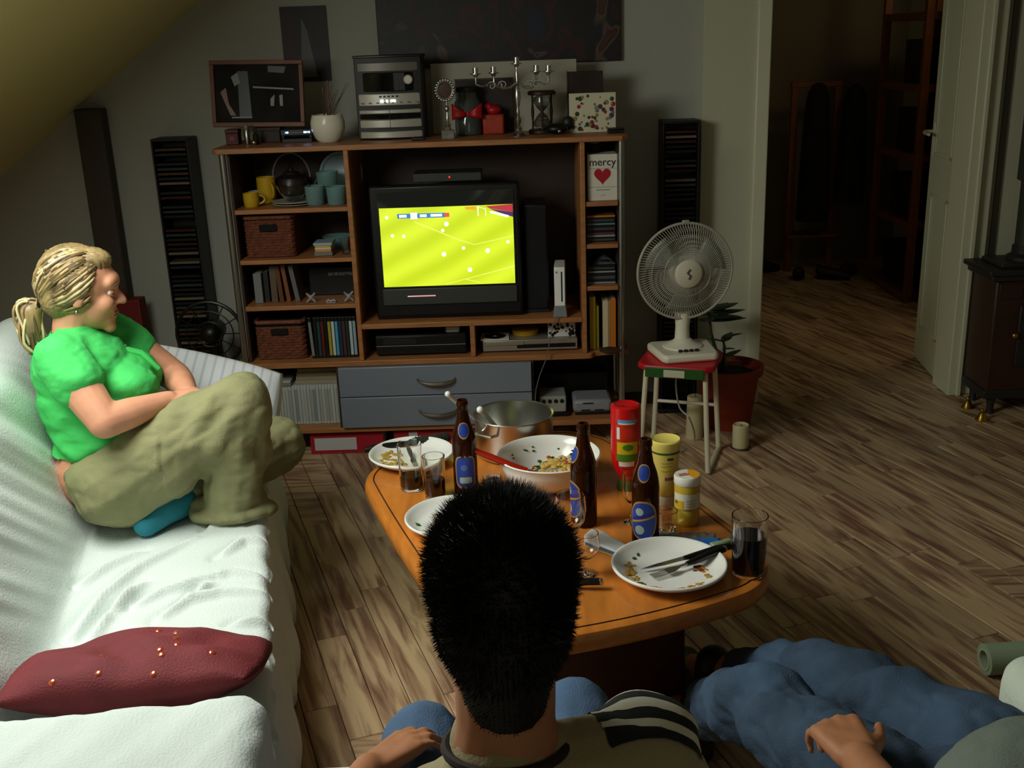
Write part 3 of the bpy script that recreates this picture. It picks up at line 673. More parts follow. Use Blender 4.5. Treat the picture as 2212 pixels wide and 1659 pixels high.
bits('print_light', [[(-.115,.215),(-.085,.235),(-.075,.19),(-.10,.175)], [(-.02,.175),(.16,.165),(.16,.158),(-.02,.168)], [(.055,.12),(.075,.14),(.07,.09),(.055,.09)], [(.095,.135),(.11,.14),(.11,.09),(.097,.09)], [(-.12,.045),(-.03,.045),(-.03,.038),(-.12,.038)]], -.0008, M('print_pale', (110, 110, 106), .4), ph, R)
bits('print_figure', [[(-.165,.15),(-.14,.17),(-.13,.10),(-.10,.05),(-.125,.05),(-.15,.11)]], -.0008, M('print_skin', (120, 82, 66), .4), ph, R)
bits('print_black', [[(-.085,.24),(-.04,.24),(-.03,.04),(-.085,.04)], [(.05,.262),(.13,.258),(.12,.23),(.05,.235)]], -.0006, BLACK, ph, R)
t = TH_('books_under_frame', 'dark low box holding up the leaning picture frame', 'box', -1.06, 4.88, ZT)
obj('box', G().box(-.10, .015, -.02, .1, 0, .062), M('box_brown', (48, 34, 24), .6), t, .003); obj('lid', G().box(-.103, .018, -.023, .103, .05, .0655), M('box_brown', (48, 34, 24), .6), t, .002)
t = TH_('red_candle_box', 'small dark red box at the left end of the unit top', 'box', -1.245, 4.80, ZT)
obj('box', G().box(-.028, .028, 0, .06, 0, .05), M('box_darkred', (70, 20, 16), .5), t, .003); obj('lid', G().box(-.0295, .0295, -.0015, .0615, .05, .066), M('box_darkred', (70, 20, 16), .5), t, .002)
obj('red_spot', G().lathe([(0,.001),(.011,.0005),(.0112,0)], (.0,-.0005,.026), 14, Rx(PI/2)), M('spot_red', (150, 40, 24), .5), t)
t = TH_('metal_can', 'slim silver spray can beside the small dark red box', 'can', -1.178, 4.80, ZT)
obj('can', G().lathe([(0,0),(.012,0),(.013,.003),(.013,.062),(.009,.068),(0,.068)], n=16), SILVER, t); obj('cap', G().lathe([(.0095,.066),(.0095,.084),(.007,.086),(0,.086)], n=14), GREYP, t)
t = TH_('little_bottle', 'little dark bottle with a shiny silver ball before it, right of the can', 'bottle', -1.135, 4.78, ZT)
obj('bottle', G().lathe([(0,0),(.013,0),(.014,.004),(.014,.04),(.006,.05),(.006,.062),(0,.062)], n=16), M('bottle_green', (30, 34, 16), .15), t); obj('cap', G().lathe([(.0075,.056),(.0075,.068),(0,.068)], n=12), BLACK, t)
tag(obj('steel_ball', G().sph((-1.137, 4.745, ZT+.0111), .011), STEEL), 'shiny little steel ball before the dark bottle on the unit top', 'ball')
t = TH_('router', 'black network box with blue lights left of the white plant pot', 'router', -.955, 4.80, ZT)
obj('case', G().box(-.075, .065, .0, .12, .03, .058), M('router_dark', (40, 40, 44), .4), t, .004)
obj('shelf_foot', G().box(-.072, .062, .004, .116, 0, .018).box(-.072,-.06,.004,.116,.018,.032).box(.05,.062,.004,.116,.018,.032), M('router_black', (18,18,20), .5), t, .002)
BLU = em('led_blue', (70, 110, 255), 6); BLW = em('led_white_blue', (190, 220, 255), 7)
for x_, w_, mt in ((-.050,.004,BLU), (-.043,.003,BLW), (.034,.006,BLW), (.044,.004,BLU), (.052,.003,BLW)): obj('light', G().box(x_-w_, x_+w_, -.0015, .001, .041, .048), mt, t, .001)
obj('light_strip', G().box(-.036, .028, -.0012, .001, .043, .0455), M('router_strip', (120,110,150), .4), t)
t = TH_('white_plant_pot', 'round white glazed plant pot on the unit top', 'pot', -.818, 4.80, ZT)
obj('pot', G().lathe([(0,0),(.042,0),(.058,.015),(.074,.055),(.075,.085),(.066,.116),(.061,.116),(.069,.085),(.06,.03),(0,.02)], n=32), M('glaze_cream', (226, 222, 200), .25), t)
obj('soil', G().lathe([(0,.106),(.04,.108),(.066,.102),(.066,.095),(0,.095)], n=24), M('soil', (34, 22, 16), .9, bump=.5), t)
for i, (x_, y_, l) in enumerate(((.01,.0,.16),(-.015,.01,.13))): obj('stake', G().tube([(x_,y_,.10),(x_+.004,y_,.10+l)], .0035, 8), M('stake_wood', (120, 84, 52), .7), t)
q = random.Random(2)
for i in range(9):
    a = q.uniform(-.8,.9); l = q.uniform(.08,.15); obj('dry_stem', G().tube([(.02*math.sin(a),.01,.10),(.05*math.sin(a)+.02,.0,.10+l*.5),(.08*math.sin(a)+.045+q.uniform(-.01,.01),.0,.10+l)], [.002,.0016,.0008], 5), M('dry_stem', (76, 60, 44), .8), t)
# mini stereo
t = TH_('mini_stereo', 'silver and black bulging mini stereo on the unit top', 'stereo', -.54, 4.80, ZT)
BSV = M('stereo_silver', (186, 182, 168), .35, .3); BGL = M('stereo_window', (12, 12, 13), .06)
def bow(x0, x1, dep, z0, z1, back=.2, n=14):
    c_ = (x0+x1)/2; w = (x1-x0)/2
    return [(x0+(x1-x0)*i/n, -dep*(1-((x0+(x1-x0)*i/n-c_)/w)**2)) for i in range(n+1)]+[(x1, back),(x0, back)]
obj('body', G().prism(bow(-.145,.145,.012,0,0), .004, .348), DARK, t, .003)
obj('top_cover', G().prism(bow(-.150,.150,.016,0,0), .345, .356), BLACK, t, .003)
for nm, z0, z1, mt, dep in (('upper_band',.288,.326,M('stereo_grey',(110,106,98),.4,.3),.020), ('display_band',.146,.196,BSV,.026), ('tape_lid',.112,.128,BSV,.030), ('tape_window',.090,.110,BGL,.026), ('lower_band',.052,.086,BSV,.030), ('foot_band',.008,.036,BSV,.034)):
    obj(nm, G().prism(bow(-.138,.138,dep,0,0,.02), z0, z1), mt, t, .003)
wn_ = obj('disc_window', G().prism(bow(-.125,.125,.022,0,0,.02), .205, .284), BGL, t, .003)
obj('volume_knob', G().lathe([(.02,.0),(.02,.012),(.016,.015),(0,.015)], (.088,-.008,.252), 22, Rx(PI/2)), BSV, t)
for k in range(5): obj('button', G().obox((-.036+.018*k, -.026, .184), (.010,.004,.007)), DARK, t, .001)
for k in range(8): obj('button', G().obox((-.118+.034*k, -.0205-.008*(1-(abs(-.118+.034*k)/.138)**2), .158), (.010,.004,.005)), M('stereo_grey',(110,106,98),.4,.3), t, .001)
DSP = em('display_lit', (225, 255, 250), 5)
for x_, w_ in ((-.030,.008),(-.008,.005),(.018,.014)): obj('lit_digit', G().obox((x_, -.0268, .165), (w_*1.6,.003,.010)), DSP, t, .001)
obj('lid_gap', G().box(-.001,.001,-.0305,-.028,.052,.128), DARK, t)
t = TH_('stereo_remote', 'black remote lying before the right corner of the mini stereo', 'remote', -.415, 4.70, ZT); obj('case', G().box(-.028,.028,-.012,.012,0,.014), BLACK, t, .004); obj('key_pad', G().box(-.02,.014,-.008,.008,.0138,.0155), DARK, t, .001)
# trophy
t = TH_('trophy', 'small silver trophy with a round wreath on a marble block', 'trophy', -.288, 4.74, ZT)
obj('block', G().box(-.027,.027,-.02,.02,0,.036), M('marble', (120, 118, 108), .3, var=.3, scale=30), t, .002)
obj('stem', G().lathe([(0,.036),(.018,.037),(.011,.05),(.014,.058),(.006,.072),(.008,.084),(.004,.1),(.003,.112),(.009,.118),(.0115,.126),(.009,.134),(.003,.14),(.003,.155),(0,.155)], n=18), STEEL, t)
c_ = Vector((-.004,0,.203))
obj('wreath', G().tube([c_+Vector((.034*math.cos(a), 0, .037*math.sin(a))) for a in [2*PI*i/28 for i in range(28)]], .006, 8, close=True), SILVER, t)
for i in range(22):
    a = 2*PI*i/22; obj('leaf', G().sph(c_+Vector((.040*math.cos(a),-.003,.043*math.sin(a))), (.006,.004,.006), 8, 6), SILVER, t)
obj('disc', G().lathe([(0,.003),(.029,.002),(.030,-.002),(0,-.002)], c_, 24, Rx(PI/2)), M('medal_bronze', (74, 52, 46), .4, .6), t)
# gift jar with ribbon
t = TH_('gift_jar', 'large clear jar with a red ribbon bow behind the trophy', 'jar', -.205, 4.90, ZT)
obj('jar', G().lathe([(0,0),(.055,0),(.06,.006),(.06,.14),(.045,.165),(.045,.19),(.042,.19),(.042,.163),(.056,.138),(.056,.008),(0,.006)], n=26), M('jar_glass', (180,190,185), .05, trans=.9), t)
obj('lid', G().lathe([(.047,.186),(.05,.188),(.05,.206),(.046,.209),(0,.209)], n=24), DARK, t)
RIB = M('ribbon_red', (170, 14, 18), .4)
obj('ribbon', G().lathe([(.0605,.085),(.0615,.087),(.0615,.102),(.0605,.104)], n=26), RIB, t)
bw = obj('bow', G(), RIB, t); bpy.data.objects.remove(bw)
for sx in (-1, 1):
    g = G().grid(lambda u, v: (sx*(.006+.062*u), -.066-.014*math.sin(PI*u), .094+(v-.5)*(.018+.052*u)+.012*u), 8, 5); o = obj('bow_loop', g, RIB, t)
    sm = o.modifiers.new('thick', 'SOLIDIFY'); sm.thickness = .003
t = TH_('red_gift', 'orange red gift parcel beside the ribboned jar', 'gift', -.090, 4.86, ZT)
obj('parcel', G().box(-.05,.045,0,.08,0,.088), M('gift_red', (168, 50, 22), .45, var=.2, scale=20), t, .008); obj('bow', G().sph((0,.03,.105), (.034,.025,.022)).sph((-.02,.03,.118), (.02,.018,.02)), RIB, t)
# candelabra
t = TH_('candelabra', 'five armed silver candelabra on the unit top', 'candelabra', .018, 4.74, ZT)
obj('foot', G().lathe([(0,0),(.040,0),(.041,.004),(.030,.010),(.017,.020),(.014,.026),(0,.03)], n=26), STEEL, t)
obj('stem', G().lathe([(0,.02),(.013,.024),(.016,.034),(.007,.045),(.011,.058),(.014,.07),(.006,.09),(.010,.104),(.006,.118),(.009,.13),(.014,.16),(.012,.19),(.005,.21),(.010,.22),(.005,.232),(.009,.262),(.004,.275),(.004,.29),(0,.29)], n=18), STEEL, t)
def cup(x, y, z):
    return G().lathe([(0,z),(.007,z),(.012,z+.010),(.024,z+.013),(.024,z+.016),(.012,z+.017),(.012,z+.040),(.010,z+.040),(.010,z+.02),(0,z+.02)], (x,y,0), 16)
obj('candle_cup', cup(0,0,.288), STEEL, t)
for sx, sy, l in ((-1,-.15,.175),(1,-.15,.135),(-1,.55,.10),(1,.55,.085)):
    pts = [(sx*x_, sy*x_, .225+z_) for x_, z_ in ((.004,0),(.03,-.02),(.06,-.025),(l*.7,.0),(l*.85,-.012),(l,.0),(l,.03))]
    a = obj('arm', G().tube(pts, [.005,.005,.0045,.004,.004,.004,.006], 8), STEEL, t)
    obj('scroll', G().tube([(sx*(l*.62+.02*(1-i/14)*math.cos(i*.7)), sy*l*.62, .215+.02*(1-i/14)*math.sin(i*.7)) for i in range(12)], .003, 6), STEEL, t)
    obj('candle_cup', cup(sx*l, sy*l, .252), STEEL, t)
# hourglass
t = TH_('hourglass', 'dark wooden hourglass standing right of the candelabra', 'hourglass', .125, 4.86, ZT)
HG = M('hourglass_wood', (52, 28, 20), .5)
for z0 in (0, .165): obj('end_disc', G().lathe([(0,z0),(.058,z0),(.062,z0+.004),(.062,z0+.012),(.056,z0+.018),(0,z0+.018)], n=24), HG, t)
for k in range(3):
    a = .5+2*PI*k/3; obj('rod', G().lathe([(.0045,.018),(.004,.05),(.0075,.09),(.004,.13),(.0045,.166)], (.048*math.cos(a), .048*math.sin(a), 0), 10), HG, t)
obj('glass_bulb', G().lathe([(.012,.018),(.036,.03),(.038,.05),(.02,.078),(.005,.092),(.02,.106),(.038,.134),(.036,.154),(.012,.166)], n=22), M('jar_glass', (180,190,185), .05, trans=.9), t)
obj('sand', G().lathe([(0,.02),(.03,.024),(.034,.036),(.02,.05),(0,.058)], n=18), M('sand', (170, 150, 110), .9), t)
t = TH_('black_mouse', 'black rounded gadget with a bright spot before the white board', 'gadget', .186, 4.735, ZT)
obj('body', G().sph((0,.03,.024), (.05,.04,.024)), BLACK, t); obj('tail', G().sph((.05,.06,.045), (.025,.02,.03)), DARK, t)
obj('bright_spot', G().sph((.008,-.014,.016), .008), STEEL, t)
t = TH_('floral_canvas', 'small cream canvas with red and green flowers at the right of the unit top', 'picture', .345, 4.80, ZT)
cv = obj('canvas', G().box(-.102,.102,0,.02,0,.168), M('canvas_cream', (206, 200, 170), .7), t, .002)
q = random.Random(21); FL = {'red': (160,30,40), 'green': (40,66,34), 'teal': (70,120,130), 'plum': (90,40,70), 'ochre': (150,130,60)}
for nm, n_ in (('red',7),('green',14),('teal',7),('plum',6),('ochre',16)):
    g = G()
    for i in range(n_):
        u, v, r = q.uniform(-.09,.09), q.uniform(.012,.156), q.uniform(.004,.012)
        g.lathe([(0,.0014),(r*.7,.001),(r,.0)], (u,-.0002,v), 7, Rx(PI/2))
    obj('flower_print_'+nm, g, M('flower_'+nm, FL[nm], .7), cv, kind='stuff')
obj('backing', G().box(-.098,.098,.02,.028,.004,.164), M('card_brown', (110, 84, 54), .8), t)
t = TH_('black_flat_box', 'flat black box at the right corner of the unit top', 'box', .44, 4.72, ZT); obj('case', G().box(-.035,.035,0,.06,0,.014), BLACK, t, .003); obj('lid', G().box(-.036,.036,-.001,.061,.0145,.02), DARK, t, .002)
# white board leaning at the wall with a dark frame before it
t = TH_('white_board', 'pale rectangular board leaning on the wall behind the candelabra', 'board', -.045, 5.00, ZT)
R = Matrix.Rotation(math.radians(-4), 4, 'X')
obj('board', G().box(-.325,.335,0,.012,0,.31).xf(R), M('board_pale', (170, 166, 146), .7), t, .002); obj('backing', G().box(-.318,.328,.012,.02,.006,.30).xf(R), M('card_brown', (110,84,54), .8), t)
t = TH_('dark_board', 'dark brown board standing before the right part of the pale board', 'board', .305, 4.97, ZT)
obj('panel', G().box(-.06,.10,0,.012,0,.255), M('panel_brown', (44, 28, 20), .5), t, .002); obj('edge_strip', G().box(-.062,-.056,-.003,.013,0,.257), M('panel_edge', (60,40,30), .5), t, .001)
t = TH_('brown_backdrop', 'dark brown board behind the red gift and the jar', 'board', -.16, 4.965, ZT)
obj('board', G().box(-.10,.16,0,.012,0,.235), M('board_brown', (40, 30, 22), .6), t, .002); obj('edge_strip', G().box(-.102,.162,-.003,.013,.232,.240), M('panel_edge', (60,40,30), .5), t, .001)

# ------------------------------------------------------------------ on the back wall
t = TH_('dark_poster', 'tall dark poster with a pale pointed shape high on the back wall', 'poster', -.96, YB-.001, 1.655)
po = obj('sheet', G().box(-.108,.108,-.006,0,0,.335), M('poster_dark', (22, 16, 16), .5), t)
bits('pale_shape', [[(-.01,.285),(.012,.23),(.045,.02),(-.035,.02),(-.022,.14)]], -.0068, M('poster_pale', (96, 94, 92), .5), po)
bits('red_band', [[(-.106,.30),(-.045,.30),(-.05,.06),(-.106,.06)]], -.0064, M('poster_red', (44, 14, 16), .5), po)
t = TH_('abstract_painting', 'large dark abstract painting in red blue and orange above the wall unit', 'painting', -.04, YB-.001, 1.70)
PT = bpy.data.materials.new('abstract_paint'); PT.use_nodes = True; nt = PT.node_tree; b = nt.nodes['Principled BSDF']; b.inputs['Roughness'].default_value = .5
tc = nt.nodes.new('ShaderNodeTexCoord'); no = nt.nodes.new('ShaderNodeTexNoise'); no.inputs['Scale'].default_value = 3.2; no.inputs['Detail'].default_value = 2; no.inputs['Distortion'].default_value = 1.6
nt.links.new(tc.outputs['Object'], no.inputs['Vector']); rp = nt.nodes.new('ShaderNodeValToRGB'); nt.links.new(no.outputs['Fac'], rp.inputs[0])
rp.color_ramp.interpolation = 'EASE'; e = rp.color_ramp.elements
e[0].position = .30; e[0].color = (*lin((20,26,52)),1); e[1].position = .72; e[1].color = (*lin((70,40,18)),1)
for p_, c in ((.42,(16,16,18)),(.48,(56,14,14)),(.52,(18,15,15)),(.60,(16,16,20)),(.66,(84,66,54)),(.69,(56,14,14))): x = e.new(p_); x.color = (*lin(c),1)
nt.links.new(rp.outputs[0], b.inputs['Base Color'])
obj('canvas', G().box(-.58,.55,-.025,0,0,.80), PT, t, .003)
obj('stretcher', G().box(-.575,-.545,-.001,.0,.0,.79), FRM, t)
# racks of discs
CDM = [M('cd_%d' % i, c, .3) for i, c in enumerate(((20,20,22),(28,26,26),(60,20,20),(26,34,44),(110,100,80),(22,22,22),(80,52,34),(40,60,56),(18,18,20)))]
def rack(label, x, y, n, z0, grp, lb, dark, seed):
    t = TH_('disc_rack', label, 'rack', x, y, 0)
    w, d, h = .086, .15, 1.415
    obj('back', G().box(-w,w,d-.008,d,0,h), dark, t)
    for sx in (-1, 1): obj('side', G().box(min(sx*w,sx*(w-.008)), max(sx*w,sx*(w-.008)), 0, d-.008, 0, h), dark, t, .001)
    obj('top', G().box(-w,w,0,d,h,h+.012), dark, t, .002); obj('plinth', G().box(-w-.01,w+.01,-.01,d,0,.02), dark, t, .002)
    g = G()
    for i in range(int((h-.05)/.0222)): g.box(-w+.008,-w+.014,.01,d-.01,.036+.0222*i,.0385+.0222*i).box(w-.014,w-.008,.01,d-.01,.036+.0222*i,.0385+.0222*i)
    obj('runner', g, dark, t, smooth=0, kind='stuff')
    q = random.Random(seed); me = {}
    for i in range(int((h-.05)/.0222)):
        z = .0388+.0222*i
        if z < z0 or q.random() < .12: continue
        mt = CDM[q.randrange(9)]
        if mt.name not in me: me[mt.name] = mesh_of(G().box(-.071,.071,0,.124,0,.0104), 'disc_case', mt, 0)
        o = bpy.data.objects.new('disc_case', me[mt.name]); COL.objects.link(o); o.location = (x, y+.002+q.uniform(0,.004), z); tag(o, lb, 'disc case', grp)
RKD = M('rack_black', (20, 20, 20), .5)
rack('tall narrow black disc rack left of the wall unit', -1.605, YB-.17, 60, .30, 'discs in the left rack', 'thin disc case lying in the rack left of the wall unit', RKD, 4)
rack('tall narrow black disc rack right of the wall unit behind the fan', .772, YB-.17, 60, .35, 'discs in the right rack', 'thin disc case lying in the rack behind the table fan', RKD, 9)
# pipe on the wall behind the woman
tag(obj('heating_pipe', G().box(-2.06,-1.93,YB-.09,YB-.005,0,1.57), M('pipe_cover', (70, 62, 52), .7), bevel=.01), 'dark upright boxed pipe on the wall behind the woman', 'pipe')
# black stand fan hidden behind the left post
t = TH_('black_fan', 'black round fan on the floor left of the wall unit', 'fan', -1.455, 4.82, 0)
c_ = Vector((.0,0,.545))
for r_ in (.155,.11,.06): obj('guard_ring', G().tube([c_+Vector((r_*math.cos(a), .0, r_*math.sin(a))) for a in [2*PI*i/32 for i in range(32)]], .009 if r_ > .15 else .003, 8, close=True), BLACK, t)
for k in range(12):
    a = 2*PI*k/12; obj('guard_spoke', G().tube([c_, c_+Vector((.155*math.cos(a),0,.155*math.sin(a)))], .0025, 6), BLACK, t)
obj('motor', G().cap(c_+Vector((0,.02,0)), c_+Vector((0,.1,0)), .05), BLACK, t)
obj('column', G().lathe([(.12,0),(.13,.02),(.10,.05),(.03,.30),(.02,.40),(.02,.5),(0,.5)], (0,.06,0), 20), BLACK, t)
t = TH_('red_bag', 'red paper bag with pale letters behind the woman', 'bag', -1.93, 5.0, .40)
obj('bag', G().box(-.10,.10,0,.09,-.4,.28), M('bag_red', (110, 20, 18), .6), t, .006); text_obj('lettering', 'io!', .11, M('bag_letter', (150, 120, 108), .6), t, (.0,-.002,.13)); obj('handle', G().tube([(-.04,.01,.27),(-.035,.01,.33),(.035,.01,.33),(.04,.01,.27)], .004, 6), M('bag_red', (110,20,18), .6), t)

# ------------------------------------------------------------------ stool with the fan, plant, candles
FX, FY = .69, 4.43
t = TH_('stool', 'step stool with red and green seat on white tube legs under the fan', 'stool', FX, FY, 0, rz=-.33)
SR = M('stool_red', (190, 26, 34), .4); SG = M('stool_green', (40, 84, 34), .4); LW = M('leg_white', (214, 206, 178), .35)
obj('seat', G().prism([(-.165+.03*(1-math.cos(a)) , 0) for a in ()] or [(-.165,-.12),(-.13,-.155),(.13,-.155),(.165,-.12),(.165,.12),(.13,.155),(-.13,.155),(-.165,.12)], .452, .478), SR, t, .008)
obj('seat_apron', G().box(-.125,.125,-.158,-.150,.425,.470), SG, t, .003); obj('apron_tag', G().box(-.045,.045,-.162,-.157,.430,.462), M('tag_cream', (196, 190, 160), .5), t, .002)
for sx in (-1, 1):
    obj('leg', G().tube([(sx*.125,-.125,.455),(sx*.138,-.14,.22),(sx*.150,-.150,.012),(sx*.150,-.135,.004)], .0115, 10), LW, t)
    obj('leg', G().tube([(sx*.125,.12,.455),(sx*.138,.14,.22),(sx*.150,.150,.012),(sx*.150,.135,.004)], .0115, 10), LW, t)
    obj('foot_rail', G().tube([(sx*.150,-.135,.0115),(sx*.150,.135,.0115)], .0115, 10), LW, t)
obj('brace', G().tube([(-.138,.14,.22),(.138,.14,.22)], .008, 8), LW, t)
t = TH_('table_fan', 'white table fan with round wire guard on the stool', 'fan', FX+.015, FY+.02, .4785, rz=.12)
FW = M('fan_white', (226, 222, 200), .35)
obj('base', G().prism([(-.125,-.10),(-.11,-.125),(.11,-.125),(.125,-.10),(.14,.10),(.12,.125),(-.12,.125),(-.14,.10)], 0, .036), FW, t, .012)
obj('base_dome', G().lathe([(.09,.034),(.085,.042),(.05,.056),(.035,.07),(0,.07)], (0,.02,0), 24), FW, t)
for k in range(4): obj('speed_button', G().obox((-.036+.024*k, -.075, .040), (.016,.014,.012)), DARK, t, .002)
obj('neck', G().tube([(0,.03,.05),(0,.03,.12),(0,.025,.19)], [.034,.030,.036], 18), FW, t)
hc = Vector((0, 0, .37))
obj('motor', G().lathe([(0,-.03),(.05,-.028),(.062,-.01),(.06,.05),(.045,.085),(0,.095)], hc+Vector((0,.03,0)), 22, Rx(-PI/2)), FW, t)
RG = .205
def dome(r, s): return -s*.055*math.cos(PI/2*min(1, r/RG))
WIRE = M('guard_wire', (176, 172, 156), .4, .2)
for s_, nm in ((1, 'front_guard'), (-1, 'rear_guard')):
    g = G()
    for k in range(108):
        a = 2*PI*k/108; g.tube([hc+Vector((r*math.cos(a+.25*r/RG), dome(r, s_), r*math.sin(a+.25*r/RG))) for r in (.05,.09,.13,.17,RG)], .0014, 4, caps=False)
    for r in (.10,.15): g.tube([hc+Vector((r*math.cos(a), dome(r, s_), r*math.sin(a))) for a in [2*PI*i/40 for i in range(40)]], .0013, 4, close=True)
    obj(nm, g, WIRE, t, kind='stuff')
obj('guard_rim', G().tube([hc+Vector((RG*math.cos(a), 0, RG*math.sin(a))) for a in [2*PI*i/56 for i in range(56)]], .006, 8, close=True), WIRE, t)
obj('rim_clip', G().obox(hc+Vector((.0,0,RG+.006)), (.03,.014,.014)), WIRE, t, .003)
hb = obj('hub_badge', G().lathe([(.058,.0),(.060,.006),(.052,.012),(0,.014)], hc+Vector((0,dome(.04,1)+.002,0)), 28, Rx(PI/2)), M('hub_cream', (206, 200, 176), .4), t)
obj('emblem', G().tube([hc+Vector((.004,dome(.04,1)-.0125,.02)), hc+Vector((-.008,dome(.04,1)-.0125,.006)), hc+Vector((.006,dome(.04,1)-.0125,-.008)), hc+Vector((-.002,dome(.04,1)-.0125,-.022))], .004, 8), M('emblem_grey', (70, 76, 80), .4), hb)
BLD = M('fan_blade', (190, 196, 186), .35, trans=.55)
for k in range(3):
    a0 = .5+2*PI*k/3
    def bl(u, v): r = .03+.145*u; a = a0+(-.45+.9*v)*(.6+.5*u); return hc+Vector((r*math.cos(a), .008+.03*(v-.5), r*math.sin(a)))
    o = obj('blade', G().grid(bl, 8, 8), BLD, t); sm = o.modifiers.new('thick', 'SOLIDIFY'); sm.thickness = .003
obj('spinner', G().lathe([(.032,.03),(.034,.0),(.02,-.02),(0,-.024)], hc, 20, Rx(-PI/2)), BLD, t)
pts = [at(*p) for p in ((1465,792,4.52),(1460,830,4.54),(1466,870,4.54),(1484,893,4.50),(1494,902,4.45))]+[flat(*p, .006) for p in ((1492,930),(1470,960),(1440,955),(1445,925))]+[flat(1425,960,.006)]
def smooth_path(pts, k=6):
    out = []
    P = [pts[0]]+list(pts)+[pts[-1]]
    for i in range(1, len(P)-2):
        for j in range(k):
            s_ = j/k; a, b_, c, d = P[i-1], P[i], P[i+1], P[i+2]
            out.append(.5*((2*b_)+(c-a)*s_+(2*a-5*b_+4*c-d)*s_*s_+(3*b_-a-3*c+d)*s_**3))
    return out+[pts[-1]]
CRD = M('cord_white', (170, 166, 150), .5)
tag(obj('fan_cord', G().tube(smooth_path([at(1465,792,4.50), at(1460,830,4.50), at(1468,880,4.48), at(1490,905,4.42), flat(1500,950,.006), flat(1470,975,.006), flat(1440,940,.006), flat(1420,965,.006)]), .0038, 8), CRD), 'white cord looping down from the table fan to the floor', 'cord')
# potted plant
px = flat(1602, 905, 0); PX, PY = .985, 4.86
t = TH_('potted_plant', 'leafy plant in a big terracotta pot beside the doorway', 'plant', PX, PY, 0)
TC = M('terracotta', (142, 52, 22), .6, var=.18, scale=5)
obj('pot', G().lathe([(0,0),(.105,0),(.11,.01),(.145,.26),(.162,.262),(.166,.30),(.152,.302),(.148,.27),(.13,.26),(0,.24)], n=36), TC, t)
obj('soil', G().lathe([(0,.262),(.06,.27),(.142,.258),(.142,.25),(0,.25)], n=28), M('soil', (34,22,16), .9, bump=.5), t)
LF = M('leaf_green', (38, 58, 26), .45, var=.3, scale=12); STM = M('stem_green', (52, 56, 30), .6)
def leaf(par, base, d, L, w, droop=.2, name='leaf', mat=LF):
    d = Vector(d).normalized(); sd = d.cross(Vector((0,0,1))).normalized(); up = sd.cross(d)
    def f(u, v):
        k = v; wd = w*math.sin(PI*min(1, k*.92+.08))**.8*(1-.35*k); x = (u-.5)*2
        return Vector(base)+d*(L*k)+sd*(x*wd)+up*(-abs(x)*wd*.25-droop*L*k*k)
    o = obj(name, G().grid(f, 5, 8), mat, par); s_ = o.modifiers.new('thick', 'SOLIDIFY'); s_.thickness = .0015
st = obj('stem', G().tube([(-.06,0,.26),(-.06,-.01,.36),(-.09,-.01,.46),(-.10,-.01,.55)], [.010,.009,.008,.005], 8), STM, t)
q = random.Random(8)
for a, L, w_, z_ in ((.1,.17,.05,.56),(.9,.15,.05,.57),(2.2,.13,.045,.56),(3.4,.12,.04,.56),(-.7,.16,.05,.55),(4.4,.14,.045,.54),(.4,.15,.05,.585),(-.2,.17,.05,.53)):
    leaf(t, (-.10,-.01,z_), (math.cos(a), math.sin(a)*.8, .25), L, w_)
obj('stem', G().tube([(-.03,.01,.26),(-.02,.0,.34),(-.03,.0,.44)], [.008,.007,.005], 8), STM, t)
for a, z_, L in ((.3,.34,.10),(2.6,.36,.11),(-1.2,.38,.10),(.9,.42,.09),(3.6,.42,.09),(-.4,.44,.09),(5.4,.31,.12),(1.9,.30,.1)):
    leaf(t, (-.03,0,z_), (math.cos(a), math.sin(a), .6), L, .03, .3)
for a, L in ((2.0,.2),(1.2,.16),(2.7,.17)): leaf(t, (-.05,-.02,.262), (math.cos(a)*.35, -.1, 1), L, .016, .05, 'blade_leaf')
CND = M('candle_wax', (206, 196, 150), .45)
p = flat(1599, 968, 0)
t = TH_('pillar_candle', 'short cream pillar candle on the floor before the terracotta pot', 'candle', p.x, p.y, 0)
obj('wax', G().lathe([(0,.008),(.036,.008),(.037,.012),(.037,.112),(.034,.116),(.028,.108),(0,.106)], n=28), CND, t); obj('wick', G().tube([(0,0,.105),(.002,0,.118)], .0014, 6), BLACK, t); obj('saucer', G().lathe([(0,0),(.038,0),(.046,.006),(.044,.009),(0,.008)], n=28), M('saucer_dark', (60,48,36), .5), t)
p = flat(1520, 955, 0)
t = TH_('tall_candle', 'tall cream candle standing behind the right stool leg', 'candle', .80, 4.70, 0)
obj('wax', G().lathe([(0,0),(.040,0),(.041,.004),(.036,.20),(.032,.204),(0,.198)], n=26), CND, t); obj('wick', G().tube([(0,0,.197),(.001,0,.212)], .0014, 6), BLACK, t)

# ------------------------------------------------------------------ stove and its tools at the right
STV = M('stove_brown', (58, 34, 24), .45, var=.2, scale=10); IRON = M('stove_iron', (40, 38, 34), .5)
t = TH_('stove', 'brown tiled stove with iron top at the right edge', 'stove', 2.47, 4.98, 0)
obj('body', G().box(-.24,.30,-.10,.16,.10,.66), STV, t, .01)
obj('top_plate', G().box(-.29,.34,-.14,.18,.69,.715).box(-.27,.32,-.12,.17,.66,.69).box(-.22,.28,-.09,.14,.715,.735), IRON, t, .006)
obj('plinth', G().box(-.25,.31,-.11,.16,.08,.12), IRON, t, .004)
for x_ in (-.2,.26):
    for y_ in (-.08,.12): obj('leg', G().lathe([(0,0),(.02,0),(.016,.03),(.024,.085),(0,.085)], (x_,y_,0), 12), IRON, t)
obj('fire_door', G().box(-.12,.2,-.112,-.098,.24,.54), IRON, t, .006); obj('door_knob', G().sph((-.14,-.125,.4), .016), M('brass', (190, 150, 60), .3, 1), t)
